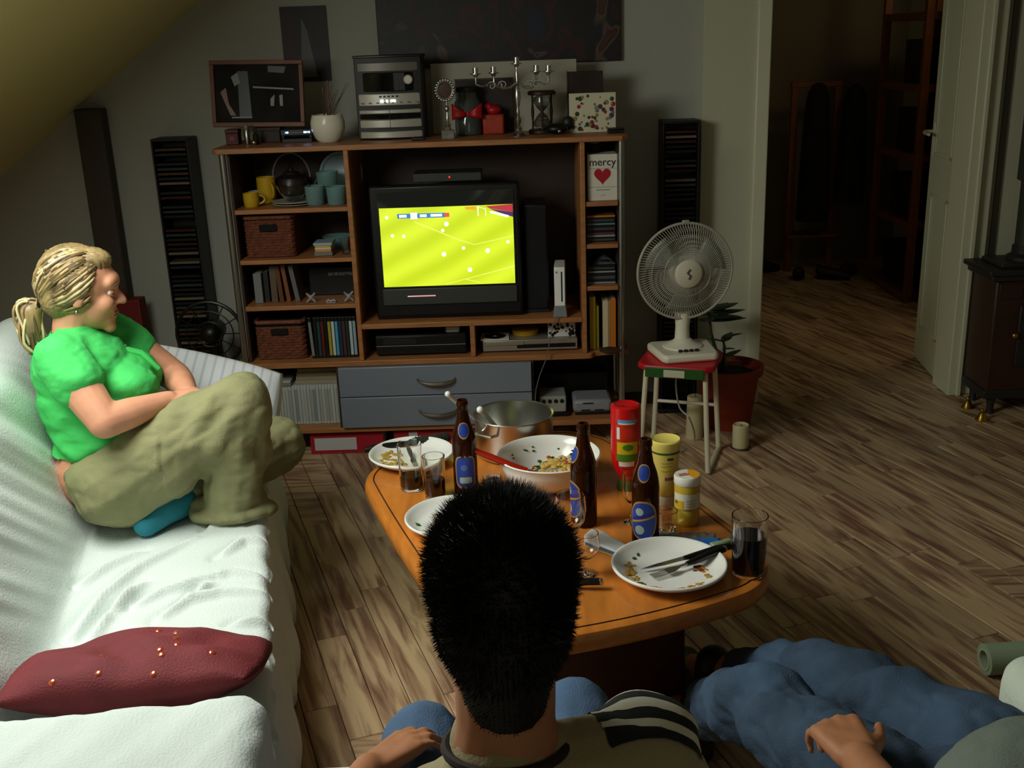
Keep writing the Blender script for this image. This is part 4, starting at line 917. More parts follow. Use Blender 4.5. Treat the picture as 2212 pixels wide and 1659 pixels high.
for k in range(4): obj('tile', G().box(-.225+.125*k,-.115+.125*k,-.106,-.099,.57,.645), STV, t, .003)
obj('flue_collar', G().lathe([(.085,.735),(.085,.75),(.062,.765),(.062,.80),(0,.80)], (-.06,.03,0), 24), IRON, t)
obj('flue_pipe', G().lathe([(.053,.79),(.053,1.10),(.072,1.11),(.072,2.6),(0,2.6)], (-.06,.03,0), 24), M('flue', (58, 62, 50), .5, .3), t)
BRS = M('brass', (190, 150, 60), .3, 1)
for i, (x_, y_, s_, lb) in enumerate(((2.195,4.98,1.0,'brass hand bell standing at the wall left of the stove'), (2.19,4.80,1.0,'brass hand bell standing nearest on the floor left of the stove'))):
    t = TH_('brass_bell', lb, 'bell', x_, y_, 0); obj('bell', G().lathe([(0,.0),(.028,0),(.03,.004),(.02,.02),(.015,.035),(.008,.042),(0,.043)], n=18), BRS, t); obj('knob', G().sph((0,0,.05), .010), BRS, t)
# hall: shelf unit, coats, shoes
HW = M('hall_shelf_wood', (124, 70, 36), .5, var=.2, scale=6)
t = TH_('hall_shelf', 'open wooden shelf unit along the right side of the dark hall', 'shelf', 2.64, 7.14, 0)
for y_ in (0, .80): obj('upright', G().box(0,.05,y_,y_+.05,0,2.3).box(.36,.41,y_,y_+.05,0,2.3), HW, t, .004)
for z in (.03,.52,.97,1.42,1.87): obj('shelf_board', G().box(-.004,.40,.05,.80,z-.025,z+.025), HW, t, .004)
q = random.Random(4)
for i, z in enumerate((.055,.545,.995,1.445)):
    tag(obj('storage_box', G().box(2.70,2.98,7.26+.04*i,7.80-.05*i,z+.001,z+.28), M('hall_box_%d' % (i % 2), ((26,24,22),(30,32,34))[i % 2], .6), bevel=.006), ('dark box on the lowest board of the hall shelf','dark box on the second board of the hall shelf','dark box on the third board of the hall shelf','dark box on the fourth board of the hall shelf')[i], 'box')
t = TH_('tall_cupboard', 'dark brown cupboard side beyond the open door', 'cupboard', 2.72, 6.55, 0); obj('body', G().box(0,.35,0,.5,0,2.2), M('cupboard_brown', (58,36,24), .5), t, .006); obj('plinth', G().box(-.004,.354,-.004,.504,0,.08), DARK, t, .003)
t = TH_('coat_rack', 'dark wooden coat stand at the end of the hall', 'coat rack', 2.12, 8.3, 0)
obj('post', G().box(-.025,.025,-.02,.02,0,1.42), HW, t, .004); obj('post', G().box(.30,.345,-.02,.02,0,1.42), HW, t, .004); obj('rail', G().box(-.03,.35,-.025,.025,1.40,1.44), HW, t, .004); obj('shoe_rail', G().box(-.03,.35,-.12,.12,.28,.30), HW, t, .004)
def coat(x, y, z0, z1, w, c, lb):
    g = G().grid(lambda u, v: (x+(w*(.55+.45*(1-v)**.5))*math.cos(2*PI*u)*(1+.06*math.sin(14*PI*u)), y+.09*math.sin(2*PI*u)*(1+.15*math.sin(10*PI*u)), z0+(z1-z0)*v), 40, 14, True)
    g.sph((x,y,z1), (w*.5,.08,.06)); tag(obj('coat', g, M('coat_%d_%d_%d' % c, c, .9), smooth=80), lb, 'coat')
coat(2.26,8.16,.42,1.38,.12,(20,18,20),'black coat hanging left on the hall coat stand'); coat(2.53,8.14,.55,1.36,.11,(26,28,34),'dark blue grey coat hanging right on the hall coat stand')
def shoe(x, y, rz, c, lb, grp=None):
    t = TH_('shoe', lb, 'shoe', x, y, 0, grp, rz); mt = M('shoe_%d_%d_%d' % c, c, .5)
    obj('upper', G().chain([(-.09,0,.06),(-.03,0,.05),(.05,0,.036),(.10,0,.03)], [.040,.042,.038,.028]), mt, t); obj('sole', G().prism([(.13*math.cos(a)*(1.0), .042*math.sin(a)) for a in [2*PI*i/18 for i in range(18)]], 0, .016), BLACK, t)
for x_, y_, r_, c, lb in ((1.95,8.3,.3,(24,22,22),'black shoe leftmost on the floor at the end of the hall'),(2.15,8.05,1.2,(40,34,24),'brown shoe standing under the hall coat stand'),(2.38,7.95,-.4,(30,32,22),'olive shoe before the coats in the hall'),(2.55,8.1,.9,(20,20,22),'black shoe next to the hall shelf unit')): shoe(x_, y_, r_, c, lb)
t = TH_('hall_mirror', 'dark framed mirror low on the hall wall left of the coats', 'mirror', 1.78, 8.74, .5)
obj('frame', G().box(-.16,.16,-.03,0,0,.95), HW, t, .004); obj('mirror_glass', G().box(-.135,.135,-.034,-.029,.03,.92), M('mirror', (90,90,86), .1, .9), t)
# rolled paper on the floor at the right
p = flat(2165, 1450, 0)
t = TH_('paper_roll', 'pale roll lying on the planks at the right edge', 'roll', 1.315, 2.70, .0, rz=.05)
obj('roll', G().lathe([(.032,0),(.046,0),(.046,.34),(.032,.34),(.032,0)], (0,0,.046), 26, Ry(PI/2)), M('roll_pale', (150, 168, 140), .7), t); obj('core', G().lathe([(.026,-.002),(.032,-.002),(.032,.342),(.026,.342),(.026,-.002)], (0,0,.046), 22, Ry(PI/2)), M('roll_core', (170,180,150), .7), t)

# ------------------------------------------------------------------ sofa under a pale sheet
S0 = Vector((-.593, 2.07, 0)); SE = Vector((-.225, .974, 0)).normalized(); SB = Vector((-.974, -.225, 0)).normalized()
def so(s, a, z): return S0 + SE*s + SB*a + Vector((0,0,z))
SHEET = M('sheet', (212, 222, 217), .85, var=.03, scale=5, bump=.25, bscale=160)
CS = so(.65, .45, 0); SOFA = thing('sofa', 'long low sofa covered with a rumpled pale sheet at the left', 'sofa', CS)
def rel(g, o=CS): return g.xf(Matrix.Translation(-o))
FOLDS = [[(0.416,0.48),(0.601,0.434),(0.739,0.351),(0.886,0.205)],[(0.51,0.38),(0.579,0.357),(0.639,0.328)],[(0.385,0.431),(0.498,0.4),(0.58,0.362)],
         [(0.523,0.33),(0.564,0.277),(0.588,0.19),(0.611,0.1),(0.572,0.004)],[(0.431,0.263),(0.487,0.207),(0.503,0.12),(0.477,0.014)],[(0.503,0.199),(0.565,0.149)],[(0.323,0.074),(0.309,-0.002)],
         [(.70,.50),(.78,.44),(.84,.36)],[(.95,.16),(.99,.08),(.96,.0)],[(.2,.46),(.3,.43),(.38,.37)],[(.74,.12),(.80,.06),(.79,0)]]
def fold_h(s, a):
    h = 0
    for pl in FOLDS:
        best = 9; sg = 1; tt = 0
        for i in range(len(pl)-1):
            ax, ay = pl[i]; bx, by = pl[i+1]; dx, dy = bx-ax, by-ay; L2 = dx*dx+dy*dy
            t = max(0, min(1, ((s-ax)*dx+(a-ay)*dy)/L2)); d = math.hypot(s-ax-dx*t, a-ay-dy*t)
            if d < best: best = d; sg = 1 if dx*(a-ay)-dy*(s-ax) > 0 else -1; tt = (i+t)/(len(pl)-1)
        k = math.sin(PI*min(1, max(0, .1+.85*tt)))**.6
        h += k*(.028*math.exp(-(best/.014)**2) - .018*math.exp(-(((best*sg)-.027)/.015)**2))
    return h
PROF = [(-.035,.02),(-.045,.12),(-.03,.26),(-.012,.36),(-.004,.400),(.012,.418),(.04,.423),(.12,.424),(.25,.418),(.40,.410),(.50,.406),(.535,.425),(.565,.50),(.60,.60),(.64,.72),(.68,.83),(.715,.90),(.76,.935),(.81,.94),(.86,.915),(.89,.85),(.90,.6),(.90,.05)]
cum = [0]
for p, q_ in zip(PROF, PROF[1:]): cum.append(cum[-1]+math.dist(p, q_))
def prof(t):
    L = t*cum[-1]; i = 0
    while i < len(cum)-2 and L > cum[i+1]: i += 1
    f = (L-cum[i])/(cum[i+1]-cum[i]); P = [PROF[max(0,i-1)], PROF[i], PROF[i+1], PROF[min(len(PROF)-1,i+2)]]
    r = []
    for c in (0, 1):
        a, b_, c_, d = (p[c] for p in P); r.append(.5*((2*b_)+(c_-a)*f+(2*a-5*b_+4*c_-d)*f*f+(3*b_-a-3*c_+d)*f**3))
    return r
def sheet(u, v):
    s = -.42+2.20*u; a, z = prof(v)
    w = nz((s*1.7, v*5, 0), 1)
    if z < .39 and a < .1: a += .014*math.sin(s*17+2*w)*(1-z/.42)+.02*w*(1-z/.42)+.006*math.sin(s*41+z*9)
    elif a < .53:
        z += fold_h(s, a)+.004*nz((s*7, a*7, 3), 1); a += .004*math.sin(s*37)*math.exp(-(a/.03)**2)
    else:
        k = min(1, (z-.40)/.2); r = s*2.2+z*2.6
        d = k*(.020*nz((r*2.2, z*.9, 7), 1)+.012*nz((r*6, z*2, 2), 1)); a += d; z += d*.4
    return so(s, a, z)
obj('sheet', rel(G().grid(sheet, 330, 330)), SHEET, SOFA, smooth=180)
obj('frame', rel(G().add([so(s, a, z) for z in (.03, .36) for s, a in ((-.40,.0),(1.74,.0),(1.74,.86),(-.40,.86))], [(0,1,2,3),(4,7,6,5),(0,4,5,1),(1,5,6,2),(2,6,7,3),(3,7,4,0)])), M('sofa_frame', (60, 48, 36), .8), SOFA)
def softbox(hx, hy, hz, r, n=26, fn=None, e=1.0):
    g = G(); H = Vector((hx, hy, hz))
    def pt(p):
        c = Vector([max(-(h-r), min(h-r, v*h)) for v, h in zip(p, H)]); d = Vector([v*h for v, h in zip(p, H)])-c
        q = c + (d.normalized()*r if d.length > 1e-6 else d)
        return q + (fn(q) if fn else Vector((0,0,0)))
    for ax in range(3):
        for sg in (-1, 1):
            def f(u, v):
                p = [0,0,0]; p[ax] = sg; p[(ax+1) % 3] = (u*2-1); p[(ax+2) % 3] = (v*2-1)*sg
                return pt(p)
            g.grid(f, n, n)
    return g
def weld(o, d=.0008):
    bm = bmesh.new(); bm.from_mesh(o.data); bmesh.ops.remove_doubles(bm, verts=bm.verts, dist=d); bmesh.ops.recalc_face_normals(bm, faces=bm.faces); bm.to_mesh(o.data); bm.free()
    for p in o.data.polygons: p.use_smooth = True
    return o
SM = Matrix((SE, SB, Vector((0,0,1)))).transposed().to_4x4()
def arm_fn(q): 
    w = nz((q.x*4, q.y*4, q.z*4), 1); r = q.y*.9+q.x*.5
    k = .010*nz((r*9, q.x*2, 1), 1)+.007*abs(nz((r*20, q.x*3, 4), 1))
    return Vector((k*.5, .010*nz((q.x*14, q.z*3, 6), 1), k))
g = softbox(.17, .37, .275, .06, 40, arm_fn); Mt = SM @ Matrix.Rotation(0,4,'Z'); Mt = Matrix.Rotation(math.radians(-6), 4, 'Z') @ Mt; Mt.translation = so(-.300, .378, .280)-CS
weld(obj('near_arm', g.xf(Mt), SHEET, SOFA, smooth=180))
g = softbox(.10, .40, .26, .07, 20, arm_fn); Mt = SM.copy(); Mt.translation = so(1.66, .40, .30)-CS
weld(obj('far_arm', g.xf(Mt), SHEET, SOFA, smooth=180))
def pillow(w, h, t, n=36, wr=.006, seed=0, p=2.6):
    g = G()
    for sg in (-1, 1):
        def f(u, v):
            x, y = u*2-1, v*2-1; k = max(0, (1-abs(x)**p)*(1-abs(y)**p))**.55
            pin = 1-.07*(x*x*y*y)
            z = sg*(t*k + wr*nz((x*3+seed, y*3, sg), 1)*k*2)
            return (x*w*pin*(1-.05*(1-y*y)*0), y*h*pin, z)
        g.grid(f, n, n)
    return g
# striped white pillow leaning in the far corner
t = thing('striped_pillow', 'white pillow with faint stripes in the far corner of the sofa', 'pillow', (-1.16, 3.50, .60))
fx = Vector((.93, .16, -.30)).normalized(); fy = Vector((-.30, .50, .80)); fz = fx.cross(fy).normalized(); fy = fz.cross(fx)
Rm = Matrix((fx, fy, fz)).transposed().to_4x4()
SP = bpy.data.materials.new('striped_linen'); SP.use_nodes = True; nt = SP.node_tree; b = nt.nodes['Principled BSDF']; b.inputs['Roughness'].default_value = .85
tc = nt.nodes.new('ShaderNodeTexCoord'); sx_ = nt.nodes.new('ShaderNodeSeparateXYZ'); m1 = nt.nodes.new('ShaderNodeMath'); m1.operation = 'MULTIPLY'; m1.inputs[1].default_value = 190; m2 = nt.nodes.new('ShaderNodeMath'); m2.operation = 'SINE'
mr = nt.nodes.new('ShaderNodeMapRange'); mr.inputs[1].default_value = .4; mr.inputs[2].default_value = 1.0
mx = nt.nodes.new('ShaderNodeMix'); mx.data_type = 'RGBA'; mx.inputs[6].default_value = (*lin((222,226,230)),1); mx.inputs[7].default_value = (*lin((192,198,206)),1)
mpp = nt.nodes.new('ShaderNodeMapping'); mpp.inputs['Rotation'].default_value = (0, 0, 0)
nt.links.new(tc.outputs['Object'], mpp.inputs[0]); nt.links.new(mpp.outputs[0], sx_.inputs[0]); nt.links.new(sx_.outputs['X'], m1.inputs[0]); nt.links.new(m1.outputs[0], m2.inputs[0]); nt.links.new(m2.outputs[0], mr.inputs[0]); nt.links.new(mr.outputs[0], mx.inputs[0]); nt.links.new(mx.outputs[2], b.inputs['Base Color'])
o = weld(obj('cover', pillow(.30, .24, .085, seed=4), SP, t, smooth=180)); o.matrix_local = Rm
# red cushion with sequins on the near end of the seat
RCT = Vector((-.870, 2.055, .500))
t = thing('red_cushion', 'dark red cushion with shiny sequins lying against the near sofa arm', 'cushion', RCT)
cx_ = Vector((.985, .06, .040)).normalized(); cy_ = Vector((-.10, .88, .10)); cz_ = cx_.cross(cy_).normalized(); cy_ = cz_.cross(cx_)
Rc = Matrix.Rotation(math.radians(-22), 4, cx_) @ Matrix((cx_, cy_, cz_)).transposed().to_4x4()
CUR = M('cushion_red', (112, 34, 40), .75, var=.14, scale=9, bump=.3, bscale=220)
w_, h_, t_ = .285, .150, .075
gp = pillow(w_, h_, t_, 44, .012, 2, 2.2)
for i, v in enumerate(gp.v):
    k = .010*math.sin(v.x*22+v.y*16)*math.exp(-((v.y+.02)/.1)**2); gp.v[i] = v+Vector((0,0,k if v.z > 0 else 0))
o = weld(obj('cover', gp, CUR, t, smooth=180)); o.matrix_local = Rc
o.update_tag(); bpy.context.view_layer.update()
SQ = M('sequin', (255, 120, 90), .12, .8)
dg = bpy.context.evaluated_depsgraph_get()
mw = t.matrix_world @ Rc; inv = mw.inverted()
for px, py in ((343,1362),(380,1366),(382,1378),(384,1391),(346,1402),(349,1414),(213,1454),(112,1475),(332,1455),(460,1409),(222,1416)):
    d = cF + cR*((px-1106)/FOC) + cU*((829.5-py)/FOC)
    ok, loc, nor, idx = o.ray_cast(inv @ cC, (inv.to_3x3() @ d).normalized())
    if ok:
        Rq = nor.to_track_quat('Z', 'Y').to_matrix()
        obj('sequin', G().lathe([(0,.0022),(.0050,.0018),(.0074,.0004),(.0074,-.001)], loc, 10, Rq), SQ, o)

# ------------------------------------------------------------------ chairs of the two men
AW = M('chair_wood', (176, 92, 36), .4, var=.15, scale=6)
t = thing('armchair', 'armchair with an orange wood right arm under the dark haired man', 'chair', (0, 1.15, 0))
def R0(g, o): return g.xf(Matrix.Translation(-Vector(o)))
weld(obj('seat_cushion', softbox(.27, .30, .085, .05, 18).xf(Matrix.Translation((0, .02, .35))), M('seat_cover', (170, 176, 166), .85), t, smooth=180))
weld(obj('back_cushion', softbox(.27, .07, .24, .05, 16).xf(Matrix.Rotation(math.radians(-12), 4, 'X')).xf(Matrix.Translation((0, -.36, .62))), M('seat_cover', (170,176,166), .85), t, smooth=180))
obj('arm', G().box(.285,.355,-.30,.385,.575,.602), AW, t, .010)
for x_, y_ in ((.32,-.26),(.32,.33),(-.32,-.26),(-.32,.30)): obj('leg', G().box(x_-.02,x_+.02,y_-.025,y_+.025,0,.575), AW, t, .004)
obj('seat_rail', G().box(-.34,.34,-.28,-.25,.22,.28).box(-.34,.34,.27,.30,.22,.28), AW, t, .003)
weld(obj('draped_arm', softbox(.080, .33, .05, .045, 20, lambda q: Vector((0,0,.006*nz(q*9, 1)))).xf(Matrix.Translation((-.35, .075, .585))), SHEET, t, smooth=180))
t = thing('white_armchair', 'white covered armchair under the man in the grey shirt', 'chair', (.80, 1.35, 0))
WCH = M('sheet_green_white', (206, 216, 200), .85, bump=.2, bscale=120)
weld(obj('seat_cushion', softbox(.30, .30, .10, .06, 18).xf(Matrix.Translation((-.03, .05, .38))), WCH, t, smooth=180))
weld(obj('back_cushion', softbox(.30, .08, .26, .06, 18).xf(Matrix.Rotation(math.radians(-16), 4, 'X')).xf(Matrix.Translation((0, -.36, .62))), WCH, t, smooth=180))
weld(obj('arm', softbox(.075, .34, .09, .06, 18).xf(Matrix.Translation((.165, .11, .575))), WCH, t, smooth=180))
obj('base', G().box(-.32,.36,-.30,.30,.04,.28), WCH, t, .03)
for x_, y_ in ((-.28,-.26),(.32,-.26),(-.28,.26),(.32,.26)): obj('foot', G().lathe([(0,0),(.02,0),(.025,.045),(0,.045)], (x_,y_,0), 12), AW, t)

# ------------------------------------------------------------------ coffee table
TZ = .50
tu = Vector((.355, -.935)).normalized(); tn = Vector((.935, .355)).normalized()
def tp(n, u): return tn*n+tu*u
tc_n, tc_u, hn, hu = 1.055, -2.615, .425, .60
def outline(ins=0, m=14):
    r = .17; out = []
    for cn, cu, a0 in ((1,1,0),(-1,1,PI/2),(-1,-1,PI),(1,-1,3*PI/2)):
        for i in range(m+1):
            a = a0+PI/2*i/m; n_ = cn*(hn-r)+(r-ins)*math.cos(a); u_ = cu*(hu-r)+(r-ins)*math.sin(a)
            out.append((n_, u_))
    dense = []
    for p, q_ in zip(out, out[1:]+out[:1]):
        L = math.dist(p, q_); k = max(1, int(L/.06))
        for j in range(k): dense.append((p[0]+(q_[0]-p[0])*j/k, p[1]+(q_[1]-p[1])*j/k))
    res = []
    for n_, u_ in dense:
        bow = .055*(1-(n_/hn)**2)*(u_/hu if abs(u_) > .2 else 0) if True else 0
        side = .02*(1-(u_/hu)**2)*(n_/hn)
        res.append(tp(tc_n+n_+side, tc_u+u_+bow))
    return res
TC0 = tp(tc_n, tc_u); TLOC = Vector((TC0.x, TC0.y, 0))
tb = thing('coffee_table', 'orange wooden coffee table with thick rounded edge, laden with dishes', 'table', TLOC)
g = G(); rings = []
lay = [(.05,TZ),(.016,TZ),(.006,TZ-.004),(.0,TZ-.016),(0,TZ-.040),(.006,TZ-.052),(.02,TZ-.058),(.06,TZ-.058)]
n0 = len(outline(0))
vs = []; fs = []
for ins, z in lay: vs += [Vector((p.x, p.y, z))-TLOC for p in outline(ins)]
N = n0
for k in range(len(lay)-1):
    for i in range(N): fs.append((k*N+i, k*N+(i+1) % N, (k+1)*N+(i+1) % N, (k+1)*N+i))
fs.append(tuple(range(N))); fs.append(tuple((len(lay)-1)*N+i for i in reversed(range(N))))
obj('tabletop', G().add(vs, fs), TABW, tb, smooth=40)
obj('inlay_line', G().tube([Vector((p.x, p.y, TZ+.0002))-TLOC for p in outline(.030)], .0022, 5, close=True), M('inlay_dark', (46, 24, 10), .5), tb)
TD = M('table_dark', (70, 38, 18), .5, var=.2, scale=6)
def tl(n, u, z): p = tp(tc_n+n, tc_u+u); return Vector((p.x, p.y, z))-TLOC
for u_ in (-.40, .36):
    obj('leg', G().add([tl(n, u, z) for z in (.0, .442) for n, u in ((-.24,u_-.03),(.24,u_-.03),(.24,u_+.03),(-.24,u_+.03))], [(0,3,2,1),(4,5,6,7),(0,1,5,4),(1,2,6,5),(2,3,7,6),(3,0,4,7)]), TD, tb, .008)
obj('lower_shelf', G().add([tl(n, u, z) for z in (.14, .165) for n, u in ((-.22,-.37),(.22,-.37),(.22,.33),(-.22,.33))], [(0,3,2,1),(4,5,6,7),(0,1,5,4),(1,2,6,5),(2,3,7,6),(3,0,4,7)]), TD, tb, .004)
ZP = TZ+.0006
def put(name, label, cat, px, py, group=None, rz=0):
    p = flat(px, py, TZ); return thing(name, label, cat, (p.x, p.y, ZP), rz, group)
# plates
def plate(label, px, py, r=.142, seed=1, crumbs=()):
    t = put('dinner_plate', label, 'plate', px, py)
    obj('plate', G().lathe([(0,.003),(r*.55,.003),(r*.57,0),(r*.66,0),(r*.68,.003),(r*.80,.010),(r*.96,.024),(r,.029),(r*1.0,.033),(r*.98,.0355),(r*.95,.034),(r*.91,.028),(r*.78,.015),(r*.68,.009),(0,.008)], n=56), PORC, t, smooth=60)
    q = random.Random(seed); cs = {'tan': (176,140,60), 'green': (44,84,34), 'brown': (110,62,24), 'orange': (200,120,50)}
    gs = {k: G() for k in cs}
    for k, a0, a1, r0, r1, n_, sz0 in crumbs:
        for i in range(n_):
            sz = sz0*q.uniform(1.1,1.6); a = q.uniform(a0, a1); rr_ = q.uniform(r0, r1)*r; z = .009 if rr_ < .68*r else .009+(rr_/r-.68)*.09*.65
            gs[k].sph((rr_*math.cos(a), rr_*math.sin(a), z), (q.uniform(.5,1.3)*sz, q.uniform(.5,1.3)*sz, sz*.35), 7, 5, Rz(q.uniform(0, 3)))
    for k, g in gs.items():
        if g.v: obj('leftovers_'+k, g, M('food_'+k, cs[k], .45), t, kind='stuff')
    return t
P1 = plate('white dinner plate at the far left end of the table behind two glasses', 890, 996, .140, 3, (('tan',2.4,3.9,.45,.75,26,.007),('green',3.9,4.2,.4,.5,2,.006),('tan',3.2,4.3,.3,.42,18,.005)))
P2 = plate('white dinner plate partly hidden behind the dark haired head', 982, 1136, .140, 5, (('brown',2.6,4.2,.18,.28,12,.008),('green',3.0,3.3,.72,.78,2,.006),('orange',3.9,4.2,.6,.7,3,.006),('tan',2.2,2.8,.3,.5,4,.006)))
P3 = plate('white dinner plate with knife and fork at the near end of the table', 1445, 1240, .146, 8, (('tan',2.7,3.6,.60,.78,30,.006),('orange',3.3,5.3,.66,.80,22,.006),('green',3.8,5.2,.66,.78,9,.006),('brown',4.0,5.0,.66,.8,10,.005),('tan',4.2,6.0,.64,.76,16,.005),('brown',-.1,.25,.42,.66,8,.006),('orange',-.2,.2,.5,.7,6,.005),('green',2.2,2.5,.7,.76,2,.005)))
KN = M('handle_black', (12, 12, 12), .35)
def cutlery(kind, label, p0, p1, z0, z1):
    """p0 blade end, p1 handle end (pixels), heights above the table"""
    a = flat(*p0, TZ+z0); c = flat(*p1, TZ+z1); d = (c-a); L = d.length; d.normalize()
    t = thing(kind, label, 'cutlery', a); s_ = d.cross(Vector((0,0,1))).normalized()
    up = s_.cross(d)
    def P(l, w, h): return d*l+s_*w+up*h
    if kind == 'table_knife':
        pts = [(0,.0),(.02,.006),(.06,.009),(L*.5,.009),(L*.5,-.009),(.05,-.006),(.015,-.003)]
    else:
        pts = None
        for k in range(4): obj('tine', G().tube([P(0,-.010+.0066*k,.004), P(.025,-.010+.0066*k,0), P(.05,-.010+.0066*k,.0)], .0017, 6), STEEL, t)
        pts = [(.045,-.0125),(.045,.0125),(.06,.0135),(.075,.008),(.085,.004),(L*.5,.005),(L*.5,-.005),(.085,-.004),(.075,-.008),(.06,-.0135)]
    n_ = len(pts); obj('blade' if kind == 'table_knife' else 'fork_head', G().add([P(l,w,-.001) for l, w in pts]+[P(l,w,.001) for l, w in pts], [tuple(range(n_)), tuple(reversed(range(n_, 2*n_)))]+[(i,(i+1) % n_,n_+(i+1) % n_,n_+i) for i in range(n_)]), STEEL, t, smooth=0)
    obj('handle', G().tube([P(L*.46,0,0), P(L*.56,0,0), P(L*.8,0,.002), P(L*.97,0,0)], [.006,.008,.010,.009], 10), KN, t)
    obj('end_cap', G().sph(P(L*.975,0,0), (.0092,.0092,.0092), 12, 8), STEEL, t)
    return t
cutlery('table_knife', 'black handled table knife lying across the near plate', (1383,1230), (1585,1178), .018, .036)
cutlery('table_fork', 'black handled fork lying below the knife on the near plate', (1408,1248), (1568,1184), .014, .036)
cutlery('table_fork', 'fork lying on the far left plate behind the tall glass', (906,1010), (880,966), .016, .034)
cutlery('table_knife', 'black knife handle sticking out right of the dark head', (1175,1262), (1300,1256), .012, .022)
# glasses
def drink(name, label, px, py, r, h, fill, ribs=False):
    t = put(name, label, 'glass', px, py)
    obj('glass', G().lathe([(0,0),(r*.86,0),(r*.9,.004),(r,h),(r-.0015,h+.001),(r-.003,h),(r*.9-.003,.012),(r*.8,.009),(0,.009)], n=32), GLASS, t, smooth=50)
    if fill:
        f = lambda z: (r*.9+(r-r*.9)*z/h)-.0034
        obj('cola', G().lathe([(0,.0095),(r*.78,.0095),(f(.014)+.0006,.014),(f(fill)+.0006,fill),(0,fill)], n=28), COLA, t)
    return t
drink('cola_glass', 'taller cola glass before the far left plate', 890, 1056, .0385, .150, .048)
drink('cola_glass', 'shorter cola glass between the tall glass and the bottle', 941, 1073, .0345, .132, .060)
drink('cola_glass', 'wide glass of dark cola at the right edge of the table', 1616, 1238, .0455, .160, .108)
def goblet(label, px, py, h, r):
    t = put('stemmed_glass', label, 'glass', px, py)
    obj('bowl', G().lathe([(0,h*.40),(r*.5,h*.42),(r*.9,h*.56),(r,h*.75),(r*.92,h),(r*.92-.002,h),(r-.002,h*.75),(r*.88,h*.565),(r*.45,h*.435),(0,h*.42)], n=30), GLASS, t, smooth=60)
    obj('foot', G().lathe([(0,0),(r*.82,0),(r*.82,.002),(.006,.010),(.0045,h*.2),(.006,h*.39),(0,h*.405)], n=28), GLASS, t, smooth=60)
goblet('stemmed glass left of the middle bottle, half hidden by the dark head', 1234, 1192, .165, .042)
goblet('small stemmed glass just right of the dark head near the packet', 1266, 1240, .115, .036)
goblet('thin stemmed glass left of the nearest bottle before the red bottle', 1366, 1128, .150, .030)
drink('small_tumbler', 'low empty tumbler between nearest bottle and mustard jar', 1440, 1142, .030, .055, 0)
# beer bottles
AMB = M('amber_glass', (96, 46, 14), .06, trans=.82, ior=1.3); BEER = M('beer_rest', (60, 26, 6), .1)
BLUE = M('label_blue', (30, 60, 150), .45, var=.25, scale=40); GOLD = M('label_gold', (170, 130, 60), .45); PALE = M('label_pale', (150, 170, 160), .5)
def oval(rad, zc, hw, hh, ang, lift, sq=2.0, n=28, top=0):
    g = G()
    def f(u, v):
        a = 2*PI*u; r = v; c, s_ = math.cos(a), math.sin(a)
        x = hw*r*math.copysign(abs(c)**(2/sq), c); z = hh*r*math.copysign(abs(s_)**(2/sq), s_)
        th = ang+x/rad(zc+z); R_ = rad(zc+z)+lift
        return (R_*math.cos(th), R_*math.sin(th), zc+z)
    return g.grid(f, n, 7, True)
def bottle(label, px, py, style, turn=0):
    t = put('beer_bottle', label, 'bottle', px, py)
    H = .300; K = [(0,.0035),(.030,.0035),(.034,0),(.0365,.004),(.0370,.010),(.0370,.165),(.0355,.185),(.029,.210),(.0205,.235),(.0165,.262),(.0150,.278),(.0172,.281),(.0175,.291),(.0150,.300),(.0118,.300),(.0118,.28),(.0140,.258),(.018,.232),(.026,.207),(.0325,.183),(.0340,.165),(.0340,.012),(.028,.009),(0,.009)]
    def rad(z):
        for (r0,z0),(r1,z1) in zip(K[4:13], K[5:13]):
            if z0 <= z <= z1: return r0+(r1-r0)*(z-z0)/(z1-z0)
        return .037
    obj('glass', G().lathe(K, n=36), AMB, t, smooth=50)
    obj('beer', G().lathe([(0,.0095),(.0335,.013),(.0335,.05),(0,.05)], n=24), BEER, t)
    p = t.location; ang = math.atan2(-p.y, -p.x)+turn
    if style == 1:
        lb = obj('label', oval(rad, .083, .033, .052, ang, .0004, 4), GOLD, t); obj('label_field', oval(rad, .084, .029, .047, ang, .0009, 4), BLUE, lb); obj('label_plate', oval(rad, .058, .018, .010, ang, .0014, 6), PALE, lb); obj('label_emblem', oval(rad, .098, .010, .010, ang-.1, .0014), M('emblem_blue', (70, 100, 170), .45), lb)
    else:
        lb = obj('label', oval(rad, .080, .040, .056, ang, .0004, 2.3), GOLD, t); obj('label_field', oval(rad, .080, .036, .051, ang, .0009, 2.3), BLUE, lb)
        for z_, r_ in ((.105,.011),(.053,.013)): obj('label_emblem', oval(rad, z_, r_, r_, ang-.25, .0014), PALE, lb)
        g = G().grid(lambda u, v: ((rad(.08)+.0014)*math.cos(ang+(-.9+1.8*u)), (rad(.08)+.0014)*math.sin(ang+(-.9+1.8*u)), .070+.020*u+.006*v), 14, 2); obj('label_band', g, GOLD, lb)
        g = G().grid(lambda u, v: ((rad(.08)+.0013)*math.cos(ang+(-.8+1.6*u)), (rad(.08)+.0013)*math.sin(ang+(-.8+1.6*u)), .074+.020*u+.012*v), 14, 2); obj('label_script_band', g, M('label_navy', (20, 36, 120), .45), lb)
    nk = obj('neck_label', oval(rad, .212, .017, .024, ang, .0008, 2), GOLD, t); obj('neck_field', oval(rad, .213, .0145, .020, ang, .0014, 2), BLUE, nk)
    return t
bottle('brown beer bottle standing left of the steel pot', 1008, 1066, 1)
bottle('brown beer bottle standing before the white bowl', 1262, 1130, 2, -1.15)
bottle('brown beer bottle nearest, right behind the plate with cutlery', 1394, 1172, 2, -.18)
